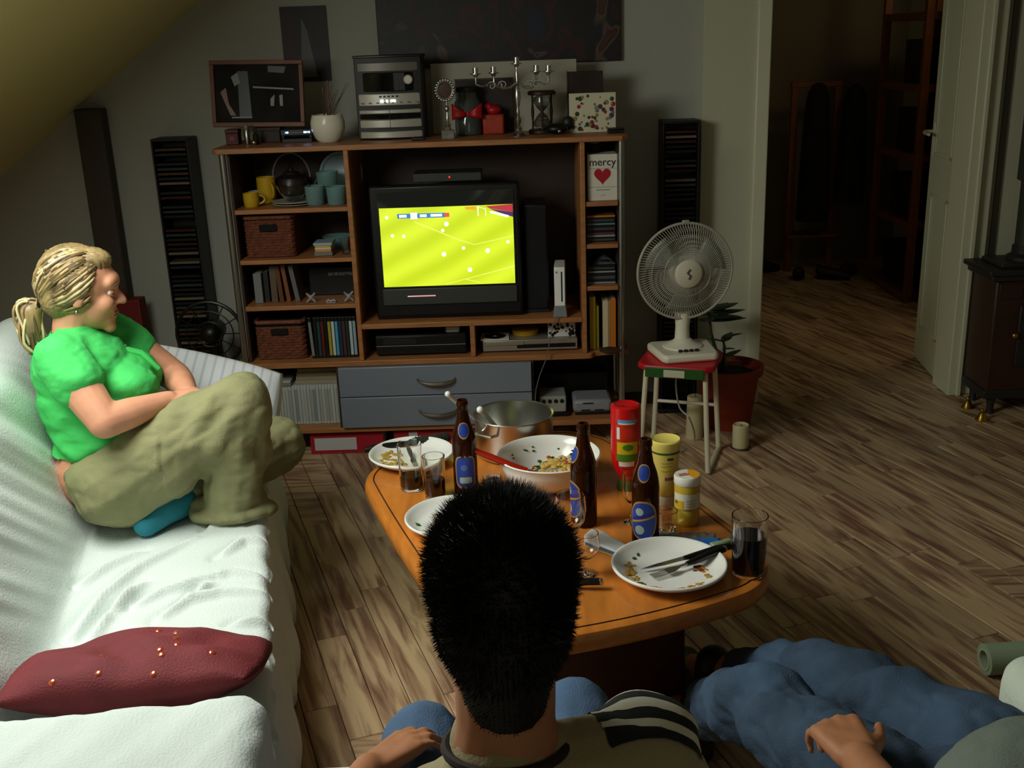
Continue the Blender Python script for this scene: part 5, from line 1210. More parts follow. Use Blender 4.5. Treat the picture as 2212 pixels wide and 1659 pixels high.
# steel pot with two spoons
t = put('cooking_pot', 'stainless steel pot with food remains at the far end of the table', 'pot', 1112, 977)
PR, PHT = .129, .138
obj('pot', G().lathe([(0,.0),(PR-.012,0),(PR-.003,.006),(PR,.014),(PR,PHT-.006),(PR+.005,PHT),(PR+.003,PHT+.002),(PR-.003,PHT-.002),(PR-.004,.016),(PR-.014,.006),(0,.006)], n=64), STEEL, t, smooth=50)
obj('remains', G().grid(lambda u, v: ((PR-.006)*v*math.cos(2*PI*u), (PR-.006)*v*math.sin(2*PI*u), .028+.010*nz((v*6*math.cos(2*PI*u), v*6*math.sin(2*PI*u), 0), 1)), 40, 12, True), M('pot_food', (110, 104, 70), .4, var=.5, scale=40), t)
q = random.Random(6); g = G()
for i in range(60):
    a, r = q.uniform(0, 2*PI), math.sqrt(q.random())*.115; g.sph((r*math.cos(a), r*math.sin(a), .032), (q.uniform(.004,.010), q.uniform(.004,.010), .005), 7, 5)
obj('salad_bits', g, M('salad_green', (60, 90, 40), .5, var=.4, scale=50), t, kind='stuff')
for sx in (-1, 1): obj('handle', G().tube([((PR)*math.cos(a)*sx*1.0, (PR)*math.sin(a), .105) for a in (-.25,)]+[(sx*(PR+.028), -.03, .108), (sx*(PR+.03), 0, .108), (sx*(PR+.028), .03, .108)]+[((PR)*math.cos(.25)*sx, PR*math.sin(.25), .105)], .005, 8).xf(Matrix.Rotation(.9, 4, 'Z')), STEEL, t)
SPN = M('spoon_plastic', (206, 204, 196), .25)
def ladle(label, p0, z0, p1, z1, r):
    a = flat(*p0, TZ+z0); c = flat(*p1, TZ+z1); t = thing('serving_spoon', label, 'spoon', a); d = c-a
    obj('handle', G().tube([d*.05, d*.4, d*.8, d*.97], [r*.7,r*.8,r,r*1.05], 10), SPN, t); obj('handle_end', G().sph(d*.985, r*1.35, 14, 10), M('spoon_white', (236,236,232), .2), t)
    obj('bowl', G().sph((0,0,-.004), (.026,.018,.008), 14, 8), SPN, t)
ladle('pale serving spoon leaning out of the pot towards the near left', (1100,952), .040, (1036,884), .182, .0085)
ladle('pale serving spoon standing far left in the pot, white ball end above the bottle', (1052,930), .040, (966,850), .215, .0075)
# white bowl of salad with red spatula
t = put('salad_bowl', 'big white bowl with potato salad in the middle of the table', 'bowl', 1187, 1046)
BRD = .155
obj('bowl', G().lathe([(0,.002),(.07,.002),(.075,0),(.082,.001),(.09,.008),(.138,.040),(.152,.078),(BRD,.098),(BRD+.004,.101),(BRD,.104),(BRD-.005,.101),(.140,.08),(.122,.045),(.08,.010),(0,.007)], n=60), PORC, t, smooth=60)
q = random.Random(12); cs = (('potato', (206,170,80), 46, .013), ('herb', (40,74,30), 34, .007), ('tomato', (184,60,30), 16, .008), ('onion', (206,190,170), 22, .008))
for nm, c, n_, sz in cs:
    g = G()
    for i in range(n_):
        r = math.sqrt(q.random())*.085; a = q.uniform(0, 2*PI); x_, y_ = .026+r*math.cos(a), .026+r*math.sin(a)*.8; rr_ = math.hypot(x_, y_)
        g.sph((x_, y_, max(.016, .006+.0075*(rr_/.1)**2*4)+.016+.024*math.exp(-(r/.05)**2)+q.uniform(0,.008)), (q.uniform(.7,1.4)*sz, q.uniform(.7,1.2)*sz, sz*.6), 8, 6, Rz(q.random()*3))
    obj('salad_'+nm, g, M('salad_'+nm, c, .4), t, kind='stuff')
g = G()
for i in range(16): a = q.uniform(.2, 2.6); v = q.uniform(.4,.8); r = .122+(.140-.122)*v; g.sph((r*math.cos(a), r*math.sin(a), .045+.035*v+.002), (.004,.003,.003), 6, 4)
obj('herb_specks', g, M('salad_herb', (40,74,30), .4), t, kind='stuff')
a = flat(1190, 1040, TZ+.045); c = flat(1016, 969, TZ+.150); d = c-a
t = thing('red_spatula', 'translucent red salad spatula resting over the rim of the white bowl', 'spatula', a)
RD = M('spatula_red', (200, 42, 16), .2, trans=.35)
dn = d.normalized(); sd = dn.cross(Vector((0,0,1))).normalized(); L = d.length
obj('handle', G().tube([d*.30, d*.5, d*.75, d*.98], [.012,.010,.010,.008], 12), RD, t)
obj('blade', G().grid(lambda u, v: dn*(L*.36*v-.02)+sd*((u-.5)*(.03+.045*(1-v)**.7))+Vector((0,0,.004-.012*(1-abs(2*u-1)**2)*(1-v))), 9, 9), RD, t).modifiers.new('thick', 'SOLIDIFY').thickness = .003
# small jar
t = put('small_white_jar', 'little white jar with brown sauce before the bowl', 'jar', 1066, 1049)
obj('jar', G().lathe([(0,0),(.023,0),(.026,.004),(.026,.026),(.022,.028),(.020,.024),(0,.023)], n=24), PORC, t); obj('sauce', G().lathe([(0,.0245),(.012,.0248),(.0185,.0238),(.0185,.0232),(0,.0232)], n=18), M('sauce_brown', (150, 80, 40), .3), t)
# ketchup standing on its cap
def band(r, z0, z1, a0, a1, lift=.0008, n=16, rt=None):
    rt = rt or r
    return G().grid(lambda u, v: ((r+(rt-r)*v+lift)*math.cos(a0+(a1-a0)*u), (r+(rt-r)*v+lift)*math.sin(a0+(a1-a0)*u), z0+(z1-z0)*v), n, 4)
t = put('ketchup_bottle', 'tall red squeeze bottle with a colourful label behind the yellow one', 'bottle', 1352, 1056)
KR = M('ketchup_red', (196, 16, 20), .25)
obj('bottle', G().lathe([(.020,.035),(.026,.05),(.041,.085),(.045,.12),(.045,.255),(.044,.268),(.036,.272),(.034,.270),(0,.270)], n=40), KR, t, smooth=50)
obj('cap', G().lathe([(0,0),(.026,0),(.028,.004),(.025,.036),(0,.036)], n=30), M('cap_green', (44, 80, 24), .35), t)
ac = math.atan2(-t.location.y, -t.location.x)
lb = obj('label', band(.045, .105, .238, ac-.75, ac+1.0, .0004), M('label_red', (170, 20, 18), .35, c2=(200,60,20), scale=30), t)
obj('label_stripe', band(.045, .226, .236, ac-.55, ac+.75), M('label_skyblue', (90,150,200), .4), lb); obj('label_stripe', band(.045, .222, .226, ac-.5, ac+.6), M('label_white2', (220,220,215), .4), lb)
obj('barcode', band(.045, .175, .212, ac-.62, ac-.40), M('label_white2', (220,220,215), .4), lb)
obj('yellow_panel', band(.045, .128, .166, ac-.6, ac+.85), M('label_yellow', (200,170,20), .4), lb); obj('green_panel', band(.045, .107, .128, ac-.6, ac+.85), M('label_green', (70,120,30), .4), lb)
obj('leaf_print', oval(lambda z: .045, .150, .016, .010, ac+.15, .0014), M('label_green', (70,120,30), .4), lb)
obj('tomato_print', oval(lambda z: .045, .196, .020, .015, ac+.25, .0012), M('tomato_print', (206,40,24), .4), lb); obj('white_panel', band(.041, .088, .105, ac-.5, ac+.6, .0006, rt=.044), M('label_white2', (220,220,215), .4), lb)
# yellow squeeze bottle
t = put('mayonnaise_bottle', 'pale yellow squeeze bottle with green band right of the nearest bottle', 'bottle', 1436, 1092)
MY = M('mayo_yellow', (232, 214, 110), .35)
obj('bottle', G().lathe([(.026,.038),(.031,.042),(.034,.09),(.043,.19),(.045,.196),(.045,.206),(.041,.209),(.038,.206),(0,.205)], n=40), MY, t, smooth=50)
obj('cap', G().lathe([(0,0),(.029,0),(.031,.004),(.029,.038),(0,.038)], n=30), M('cap_cream', (214, 206, 184), .35), t)
ac = math.atan2(-t.location.y, -t.location.x)
rm = lambda z: .034+(.043-.034)*(z-.09)/.1
obj('green_band', band(rm(.172), .172, .178, ac-1.3, ac+1.3, .0008, rt=rm(.178)), M('band_green', (40, 90, 40), .4), t)
for z0, z1, a0, a1, c in ((.155,.162,.15,.6,(60,60,50)),(.145,.147,-.3,.5,(180,160,70)),(.135,.137,-.3,.5,(180,160,70)),(.120,.122,-.3,.4,(180,160,70))): obj('print', band(rm(z0), z0, z1, ac+a0, ac+a1, .0008, rt=rm(z1)), M('print_%d_%d_%d' % c, c, .5), t)
obj('red_white_print', band(rm(.092), .090, .104, ac-.1, ac+.9, .0008, rt=rm(.104)), M('print_cream', (220,200,170), .4), t)
for k in range(5): obj('print', band(rm(.092), .092, .102, ac+.0+.17*k, ac+.11+.17*k, .0014, 4, rt=rm(.102)), M('print_maroon', (110,40,36), .4), t)
# mustard
t = put('mustard_jar', 'squat yellow mustard jar with printed white lid', 'jar', 1483, 1128)
obj('jar', G().lathe([(0,0),(.032,0),(.035,.005),(.0355,.042),(.034,.045),(.034,.048),(.0355,.051),(.0355,.118),(.034,.122),(0,.122)], n=36), M('mustard_yellow', (196, 164, 50), .25), t, smooth=50)
ac = math.atan2(-t.location.y, -t.location.x)
obj('label', band(.0355, .054, .098, ac-1.2, ac+1.2, .0006), M('label_cream', (222, 216, 196), .4), t); obj('label_print', band(.0355, .056, .078, ac-1.1, ac-.25, .0012), M('label_amber', (220,170,30), .4), t); obj('label_leaf', oval(lambda z: .0355, .072, .006, .005, ac-.9, .0018), M('label_green', (70,120,30), .4), t)
for k in range(3): obj('label_text_line', band(.0355, .062+.008*k, .064+.008*k, ac-.1, ac+.7, .0012), M('text_grey', (180,176,150), .5), t)
ld = obj('lid', G().lathe([(.0358,.120),(.037,.122),(.037,.142),(.035,.145),(0,.145)], n=36), M('lid_white', (228, 226, 214), .3), t, smooth=50)
g = G(); k = 22; g.add([(0,0,.1456)]+[(.034*math.cos(-1.2+2.6*i/k), .034*math.sin(-1.2+2.6*i/k), .1456) for i in range(k+1)], [(0,i+1,i+2) for i in range(k)]); obj('lid_print', g, M('lid_amber', (226, 160, 30), .35), ld, smooth=0)
g = G().box(-.026,.004,-.006,-.001,.1455,.1462).box(-.024,.0,.004,.008,.1455,.1462); obj('lid_lettering', g.xf(Matrix.Rotation(.3, 4, 'Z')), M('lid_red', (190, 70, 40), .4), ld)
# packets and odds and ends
p = flat(1312, 1186, TZ)
t = thing('tobacco_packet', 'crumpled white packet with a blue side left of the near plate', 'packet', (p.x, p.y, ZP), rz=-.75)
wb = weld(obj('packet', softbox(.062, .026, .013, .006, 14, lambda q: Vector((0,0,.005*nz(q*30, 1)*(1 if q.z > 0 else 0)+ (.010*(-q.x/.062) if q.z > 0 else 0)))).xf(Matrix.Translation((0,0,.0135))), M('packet_white', (224, 226, 224), .5), t, smooth=60))
obj('blue_side', G().box(-.056,.058,-.0275,-.0255,.006,.016), M('packet_blue', (60, 96, 130), .45), t, .001); obj('yellow_edge', G().box(-.056,.058,-.0273,-.0255,.001,.0058), M('packet_yellow', (190,150,70), .5), t)
obj('blue_flap', G().box(.060,.082,-.016,.014,.003,.008), M('packet_blue2', (50, 90, 160), .4), t, .002)
t = thing('blue_packet', 'torn blue plastic packet between nearest bottle and cola glass', 'packet', flat(1496, 1172, TZ)+Vector((0,0,.0008)), rz=-.12)
obj('film', G().grid(lambda u, v: (-.062+.124*u, -.022+.044*v, .006+.010*(1-v)*0+.012*abs(nz((u*6, v*5, 2), 1))+.010*v), 20, 10), M('film_clear', (170, 176, 176), .12, trans=.6), t).modifiers.new('thick', 'SOLIDIFY').thickness = .0012
obj('blue_front', G().grid(lambda u, v: (-.055+.125*u, -.030+.010*v, .001+.020*v*(.7+.5*u)+.003*nz((u*9, v*3, 0), 1)), 18, 5), M('film_blue', (36, 110, 200), .25), t).modifiers.new('thick', 'SOLIDIFY').thickness = .0015
t = thing('clear_wrapper', 'scrap of clear film behind the nearest bottle', 'wrapper', flat(1440, 1158, TZ)+Vector((0,0,.0008)), rz=-.2); obj('film', G().grid(lambda u, v: (-.03+.06*u, -.016+.032*v, .004+.010*abs(nz((u*7, v*6, 5), 1))), 14, 9), M('film_clear', (170,176,176), .12, trans=.6), t).modifiers.new('thick', 'SOLIDIFY').thickness = .001; obj('fold', G().tube([(-.028,-.015,.004),(0,-.017,.010),(.028,-.014,.005)], .002, 6), M('film_clear', (170,176,176), .12, trans=.6), t)
t = thing('lighter', 'small shiny pale green lighter behind the wide cola glass', 'lighter', flat(1566, 1180, TZ)+Vector((0,0,.0008)), rz=.45)
obj('body', G().box(-.045,.02,-.011,.011,0,.018), M('lighter_green', (150, 170, 130), .3), t, .005); obj('metal_head', G().box(.02,.034,-.010,.010,.001,.017), STEEL, t, .002); obj('wheel', G().lathe([(0,-.004),(.005,-.004),(.005,.004),(0,.004)], (.028,0,.018), 12, Rx(PI/2)), SILVER, t)
a = flat(788, 972, TZ+.02); c = flat(972, 944, TZ+.02); d = c-a; dn = d.normalized()
t = thing('black_brush', 'long black handled thing with thick ribbed end behind the far plate', 'tool', a)
obj('thick_end', G().tube([d*.50, d*.56, d*.66, d*.85, d*.97, d*1.0], [.010,.016,.018,.019,.017,.010], 14), M('brush_dark', (40, 44, 34), .7, var=.3, scale=40), t)
obj('shaft', G().tube([d*.0, d*.1, d*.3, d*.52], [.008,.014,.013,.010], 12), BLACK, t)
g = G()
for k in range(12): c_ = d*(.60+.032*k); g.lathe([(.0175,-.0015),(.0200,-.001),(.0200,.001),(.0175,.0015)], c_, 14, dn.to_track_quat('Z','Y').to_matrix())
obj('rib', g, M('brush_dark', (40,44,34), .7, var=.3, scale=40), t, kind='stuff')

# ------------------------------------------------------------------ people
def hand(g, w, d, n, side, s=1.0, curl=(.25,.5,.4), spread=.10, thumb=(.5,.35)):
    """adds palm, four fingers and a thumb; d = fingers, n = back of the hand, side = +1 when the thumb lies along n x d"""
    d = Vector(d).normalized(); n = Vector(n); n = (n-d*n.dot(d)).normalized(); t = n.cross(d)*side
    w = Vector(w); K = []
    for k, (off, ln) in enumerate(((.030,.095),(.010,.100),(-.010,.095),(-.029,.086))):
        b = w+d*ln*s+t*off*s; K.append(b); g.cap(w+t*off*.55*s+d*.012*s, b, .0165*s, .0125*s, 10)
    g.cap(w+d*.03*s+t*.018*s, w+d*.075*s-t*.02*s, .017*s, .016*s, 10)
    for k, (b, L) in enumerate(zip(K, (.072, .080, .074, .058))):
        a = 0; p = b; dirn = (d+t*spread*(1.2-.8*k)).normalized(); c = dirn.cross(n).normalized()
        for seg, (fr, cu) in enumerate(zip((.46,.31,.23), curl)):
            a += cu; v = dirn*math.cos(a)-n*math.sin(a); q_ = p+v*L*fr*s
            r0, r1 = ((.0098,.0088),(.0088,.0080),(.0080,.0070))[seg]; k_ = .88 if k == 3 else 1
            g.cap(p, q_, r0*s*k_, r1*s*k_, 10); p = q_
    p0 = w+d*.022*s+t*.020*s-n*.004*s; v1 = (d*math.cos(thumb[0])+t*math.sin(thumb[0])-n*.15).normalized(); p1 = p0+v1*.046*s
    v2 = (d*math.cos(thumb[1])+t*math.sin(thumb[1])-n*.25).normalized(); p2 = p1+v2*.034*s; p3 = p2+v2*.026*s
    g.cap(p0, p1, .0165*s, .0115*s, 10); g.cap(p1, p2, .0112*s, .0098*s, 10); g.cap(p2, p3, .0098*s, .0080*s, 10)
def head(g, c, f, up=(0,0,1), s=1.0):
    R = frame3(f, up); c = Vector(c)
    def E(p, r, Rr=None): g.sph(c+R @ (Vector(p)*s), Vector(r)*s, 20, 14, R @ Rr if Rr else R)
    E((-.012,0,.032), (.098,.077,.096)); E((.030,0,-.035), (.062,.060,.078)); E((.060,0,-.075), (.034,.034,.034)); E((.078,0,-.098), (.020,.022,.020))
    E((.070,0,.038), (.028,.055,.030)); E((.062,.032,-.025), (.030,.028,.030)); E((.062,-.032,-.025), (.030,.028,.030))
    g.cap(c+R @ (Vector((.086,0,.018))*s), c+R @ (Vector((.110,0,-.016))*s), .008*s, .0125*s, 12)
    for k in (-1, 1): E((.098,k*.011,-.020), (.010,.009,.008)); E((-.004,k*.077,-.008), (.020,.008,.031)); E((-.010,k*.070,-.008), (.014,.014,.02))
    E((.089,0,-.049), (.011,.023,.0075)); E((.087,0,-.061), (.011,.020,.0085)); E((.0,0,-.07), (.05,.05,.04))
    return R
def face_bits(par, c, R, s, iris, lip, brow):
    c = Vector(c)
    for k in (-1, 1):
        p = c+R @ (Vector((.0755,k*.030,.010))*s)
        e_ = obj('eye', G().sph(p, .0105*s, 14, 10), M('eye_white', (226,222,214), .2), par); obj('iris', G().sph(p+R @ (Vector((.0066,0,-.001))*s), (.0058*s,.0060*s,.0060*s), 10, 8), M('iris_%d_%d_%d' % iris, iris, .2), e_)
        obj('eyelid', G().grid(lambda u, v: p+R @ (Vector((math.cos(v*1.25-.05)*math.cos((u-.5)*2.6), math.cos(v*1.25-.05)*math.sin((u-.5)*2.6), math.sin(v*1.25-.05)))*.0122*s), 12, 6), par.data.materials[0], par); obj('lower_lid', G().grid(lambda u, v: p+R @ (Vector((math.cos(v)*math.cos((u-.5)*2.6), math.cos(v)*math.sin((u-.5)*2.6), -math.sin(v*.9+.42)))*.0120*s), 12, 5), par.data.materials[0], par)
        obj('eyebrow', G().tube([c+R @ (Vector((.096-.010*abs(v),k*(.032+.020*v),.032+.004*(1-v*v)))*s) for v in (-1,-.4,.3,1)], [.0025*s,.0038*s,.0036*s,.002*s], 6), brow, par)
    obj('lips', G().sph(c+R @ (Vector((.0935,0,-.050))*s), Vector((.0075,.0215,.0052))*s, 14, 8, R).sph(c+R @ (Vector((.092,0,-.060))*s), Vector((.0075,.019,.0062))*s, 14, 8, R), lip, par)
def wrinkle(amp, sc, st=(1,1,1)):
    def f(p, n):
        v = Vector((p.x*st[0], p.y*st[1], p.z*st[2]))*sc
        return amp*(noise.noise(v)+.5*abs(noise.noise(v*2.1))-.15)
    return f

# ---- woman on the sofa
wf = Vector((.974, .225, 0)); wr = Vector((.225, -.974, 0)); WB = Vector((-1.27, 3.08, .42))
wo = thing('person', 'fair haired person in green polo shirt sitting cross-legged on the sofa', 'person', WB)
T = Matrix.Translation(-WB)
HC = Vector((-1.308, 3.125, 1.135)); HF = Vector((.965, .235, -.20)).normalized()
SHL, SHR = Vector((-1.315, 3.28, .965)), Vector((-1.338, 2.965, .965))
ELR, WRR = Vector((-1.205, 2.885, .80)), Vector((-1.06, 3.02, .815)); ELL, WRL = Vector((-1.13, 3.31, .80)), Vector((-1.03, 3.12, .80))
HPR, KNR, ANR = Vector((-1.24, 2.985, .565)), Vector((-.845, 3.02, .795)), Vector((-.905, 3.03, .475))
HPL, KNL, ANL = Vector((-1.22, 3.20, .545)), Vector((-.855, 3.40, .515)), Vector((-1.06, 3.07, .475))
TOEL = Vector((-1.150, 2.935, .452)); TOER = Vector((-.87, 3.03, .455))
g = G(); hR = head(g, HC, HF, s=1.04)
g.chain([HC+Vector((-.03,-.005,-.06)), Vector((-1.355,3.115,1.02)), Vector((-1.355,3.115,.95))], [.060,.058,.075])
def w_torso(g, i=0):
    g.sph((-1.345,3.118,.90), (.135+i,.175+i,.115+i), 22, 14, Rz(math.atan2(.225,.974))); g.sph((-1.325,3.115,.80), (.15+i,.165+i,.14+i), 22, 14, Rz(.227)); g.sph((-1.31,3.11,.70), (.145+i,.165+i,.14+i), 22, 14, Rz(.227)); g.sph((-1.30,3.105,.575), (.165+i,.185+i,.14+i), 22, 14, Rz(.227))
    for k in (1, -1): g.sph(Vector((-1.225,3.135,.835))+wr*.070*k, (.092+i,.080+i,.080+i), 18, 12, Rz(.227))
    g.sph((-1.235,3.135,.85), (.085+i,.10+i,.075+i), 18, 12, Rz(.227))
w_torso(g)
for sh, el, wr_ in ((SHR,ELR,WRR),(SHL,ELL,WRL)): g.chain([sh, sh*.5+el*.5, el, el*.6+wr_*.4, wr_], [.066,.060,.050,.046,.029]); g.cap(Vector((-1.345,3.118,.955)), sh, .075, .066)
hand(g, WRR, (.86,.45,.02), (.0,-.3,.95), -1, .95, (.3,.5,.4)); hand(g, WRL, (.80,-.55,.0), (0,.2,.95), 1, .95, (.3,.5,.4))
g.chain([HPR, KNR, ANR, TOER], [.12,.07,.042,.030]); g.chain([HPL, KNL, ANL, TOEL], [.12,.07,.042,.030])
flesh('body', g.xf(T), SKIN, wo, .0055, 5)
HRB = M('hair_blonde', (150, 128, 86), .42, var=.45, scale=26, stretch=(1,1,.35)); HRL = M('hair_light', (204, 188, 144), .38); HRD = M('hair_brown', (84, 66, 42), .45)
for ch in list(bpy.data.objects): pass
LIP = M('lip_rose', (176, 96, 84), .4); 
face = thing_ = None
class _P: pass
body_w = [o for o in wo.children if o.name.startswith('body')][0]
face_bits(body_w, HC-WB, hR, 1.04, (70,90,90), LIP, M('brow_brown', (96,74,50), .7))
def upw(x, y, z): return HC+hR @ Vector((x, y, z))-WB
obj('earring', G().sph(upw(-.004,-.086,-.048), .006, 10, 8), SILVER, body_w)
g = G(); s_ = 1.04
g.sph(HC+hR @ Vector((-.028,0,.040)), (.104,.086,.098), 24, 16, hR); g.sph(HC+hR @ Vector((-.052,0,-.004)), (.075,.080,.09), 22, 14, hR); g.sph(HC+hR @ Vector((.020,0,.098)), (.055,.066,.034), 20, 12, hR)
hair = flesh('hair', g.xf(T), HRB, wo, .005, 4, lambda p, n: .003*math.sin(70*math.atan2((p-(HC-WB)).dot(hR.col[2]), (p-(HC-WB)).dot(hR.col[1]))+4*noise.noise(p*20)))
q = random.Random(15); KNOT = Vector((-.118, -.005, -.055))
sets = {'strand_light': (HRL, G()), 'strand_mid': (HRB, G()), 'strand_dark': (HRD, G())}
for i in range(150):
    th = q.uniform(-2.3, 2.3); # around the face from one temple over the crown to the other
    st_ = Vector((.060-.045*abs(th)/2.3+.012*q.random(), .084*math.sin(th)*.95, .040+.085*math.cos(th)))
    if q.random() < .35: st_ = Vector((q.uniform(-.06,.03), q.choice((-1,1))*q.uniform(.03,.07), .12))
    a = (st_-Vector((-.03,0,.03))); b_ = KNOT-Vector((-.03,0,.03)); pts = []
    n_ = 9; rr_ = q.uniform(1.0, 1.05)
    for k in range(n_):
        f = k/(n_-1); v = (a.normalized()*(1-f)+b_.normalized()*f); v.normalize()
        rad_ = 1/math.sqrt((v.x/.108)**2+(v.y/.092)**2+(v.z/.104)**2)*rr_
        if f > .8: rad_ = rad_*(1-(f-.8)*.9)+b_.length*(f-.8)*.9
        pts.append(HC+hR @ (Vector((-.03,0,.03))+v*rad_)-WB)
    nm = q.choice(('strand_light','strand_mid','strand_mid','strand_dark')) if st_.x > .0 else q.choice(('strand_light','strand_light','strand_mid','strand_dark'))
    if st_.z > .08 and st_.x > .02: nm = q.choice(('strand_dark','strand_dark','strand_mid'))
    sets[nm][1].tube(pts, [.0022,.0042,.0048,.005,.005,.0048,.0045,.004,.003], 5)
g = G(); k0 = HC+hR @ KNOT-WB
flesh('pony_tail', G().chain([k0, k0+Vector((-.026,-.010,-.02)), k0+Vector((-.028,-.020,-.07)), k0+Vector((-.02,-.024,-.125))], [.018,.034,.030,.012]), HRB, hair, .005, 3)
for i in range(70):
    a = q.uniform(0, 2*PI); r = q.uniform(.0,.036); o_ = Vector((r*math.cos(a), r*math.sin(a), 0)); L = q.uniform(.09,.15)
    o3 = Vector((o_.x, o_.y, .030*math.sin(i*1.7))); pts = [k0+o3*.2, k0+Vector((-.022,-.006,-.006))+o3*.8, k0+Vector((-.034,-.016,-.030))+o3*1.0, k0+Vector((-.030,-.022,-.030-L*.5))+o3*.9+Vector((.010*math.sin(i*2.1),.01*math.cos(i*1.3),0)), k0+Vector((-.020,-.026,-.03-L*.85))+o3*.6]
    sets[q.choice(('strand_light','strand_mid','strand_dark'))][1].tube(smooth_path(pts, 3), .0042, 5)
for nm, (mt, g_) in sets.items(): o = obj(nm, g_, mt, hair, kind='stuff', smooth=180)
obj('hair_tie', G().tube([k0+hR @ Vector((0,.016*math.cos(a),.016*math.sin(a))) for a in [2*PI*i/14 for i in range(14)]], .006, 7, close=True), BLACK, hair)
POLO = M('polo_green', (66, 196, 96), .8, var=.06, scale=14, bump=.15, bscale=300)
g = G(); w_torso(g, .012); g2 = G()
for sh, el in ((SHR,ELR),(SHL,ELL)): m_ = sh*.66+el*.34; g.cap(Vector((-1.345,3.118,.950)), sh, .086, .076); g.chain([sh, m_], [.077,.079])
g.chain([Vector((-1.352,3.115,.965)), Vector((-1.348,3.118,1.005))], [.082,.066])
def polo_d(p, n):
    P = p+WB; h = wrinkle(.007, 13, (1,1,2.0))(p, n)
    d_ = (P-Vector((-1.18,2.95,.80))).length; h += .008*math.sin(60*((P.z-.95)*.8+(P.x+1.3)*.55))*math.exp(-(d_/.14)**2)
    h += .010*math.sin(48*(P.z-.7)+5*noise.noise(P*6))*math.exp(-((P.z-.67)/.07)**2)*(1 if P.x < -1.15 else .4)
    return h
shirt = flesh('polo_shirt', g.xf(T), POLO, wo, .0065, 14, polo_d)
# cut the shirt away below the hem and inside the sleeves' ends
bm = bmesh.new(); bm.from_mesh(shirt.data)
dead = [f for f in bm.faces if (f.calc_center_median()+WB).z < .655+.04*((f.calc_center_median()+WB).x+1.30)]
bmesh.ops.delete(bm, geom=dead, context='FACES'); bm.to_mesh(shirt.data); bm.free()
cm = obj('collar', G().grid(lambda u, v: Vector((-1.348,3.118,1.0))+Vector((.070*math.cos(2*PI*u)*(1+.22*v)+.010*math.cos(2*PI*u)*v, .070*math.sin(2*PI*u)*(1+.22*v), .018-.030*v-.050*(.5+.5*math.cos(2*PI*u))*(.4+.6*v)))-WB, 36, 5, True), POLO, shirt); cm.modifiers.new('thick', 'SOLIDIFY').thickness = .004
obj('placket', G().tube([Vector((-1.255,3.14,.955))-WB, Vector((-1.175,3.158,.925))-WB, Vector((-1.128,3.165,.87))-WB], [.012,.011,.008], 8), POLO, shirt)
for k in range(2): obj('button', G().sph(Vector((-1.215+.045*k,3.150+.01*k,.952-.028*k))-WB, .006, 10, 6), M('button_green', (40,120,60), .4), shirt)
KH = M('khaki', (134, 133, 94), .85, var=.07, scale=9, bump=.2, bscale=260)
g = G(); g.sph((-1.285,3.10,.565), (.165,.190,.135), 22, 14, Rz(.227)); g.sph((-1.25,3.09,.52), (.15,.19,.098), 22, 14, Rz(.227))
g.chain([HPR, HPR*.5+KNR*.5, KNR, KNR*.45+ANR*.55, ANR+Vector((-.01,0,-.005))], [.140,.128,.098,.100,.085])
g.sph(ANR+Vector((-.005,-.005,-.026)), (.140,.090,.036)); g.cap(ANR+Vector((.05,0,.0)), ANR+Vector((-.09,0,-.02)), .05, .045)
g.chain([HPL, KNL, ANL+Vector((.03,.05,.01))], [.135,.100,.080])
def khaki_d(p, n):
    P = p+WB; h = wrinkle(.013, 10, (1,1,1.3))(p, n)
    a = (P-KNR); t_ = a.dot((ANR-KNR).normalized()); h += .008*math.sin(38*(P.x*.9+P.z*.55)+4*noise.noise(P*5))*math.exp(-((t_-.18)/.16)**2)*(1 if P.y < 3.2 and P.x > -1.06 else 0)
    h += .010*math.sin(70*(P.x*.8-P.z*.6))*math.exp(-((P-KNR-Vector((-.06,-.06,-.02))).length/.09)**2)
    return h
flesh('trousers', g.xf(T), KH, wo, .0065, 3, khaki_d)
SK = M('sock_teal', (40, 132, 150), .85, bump=.3, bscale=400)
g = G(); g.chain([ANL+Vector((-.01,-.015,.0)), ANL*.4+TOEL*.6+Vector((0,0,.010)), TOEL], [.054,.050,.040]); flesh('sock', g.xf(T), SK, wo, .005, 4)

# ---- man seen from behind
MB = Vector((-.03, 1.12, .44))
mo = thing('person', 'dark haired person seen from behind in beige shirt with striped shoulder', 'person', MB)
T = Matrix.Translation(-MB)
C1 = Vector((-.032, 1.135, 1.163)); F1 = Vector((-.02, 1, -.10)).normalized()
SL1, SR1 = Vector((-.150, 1.14, .815)), Vector((.132, 1.10, .945))
g = G(); R1 = head(g, C1, F1, s=1.03)
g.chain([C1+Vector((0,-.030,-.05)), Vector((-.033,1.085,1.035)), Vector((-.034,1.08,.96))], [.062,.060,.075])
def m_torso(g, i=0):
    g.sph((-.005,1.075,.855), (.150+i,.105+i,.125+i), 22, 14, Ry(-.32)); g.sph((-.03,1.06,.74), (.15+i,.11+i,.15+i), 22, 14); g.sph((-.03,1.08,.58), (.15+i,.12+i,.13+i), 22, 14)
m_torso(g)
EL1, WL1 = Vector((-.325,1.24,.685)), Vector((-.272,1.468,.672)); ER1, WR1_ = Vector((.250,1.19,.69)), Vector((.150,1.36,.625))
for sh, el, w_ in ((SL1,EL1,WL1),(SR1,ER1,WR1_)): g.cap(Vector((-.020,1.085,.92)), sh, .075, .062); g.chain([sh, el, el*.6+w_*.4, w_], [.060,.045,.042,.029])
hand(g, WL1, (.62,.72,.02), (-.25,-.05,.97), 1, 1.0, (.22,.55,.5), .12); hand(g, WR1_, (-.5,.85,-.1), (0,0,1), -1, 1.0, (.2,.4,.4))
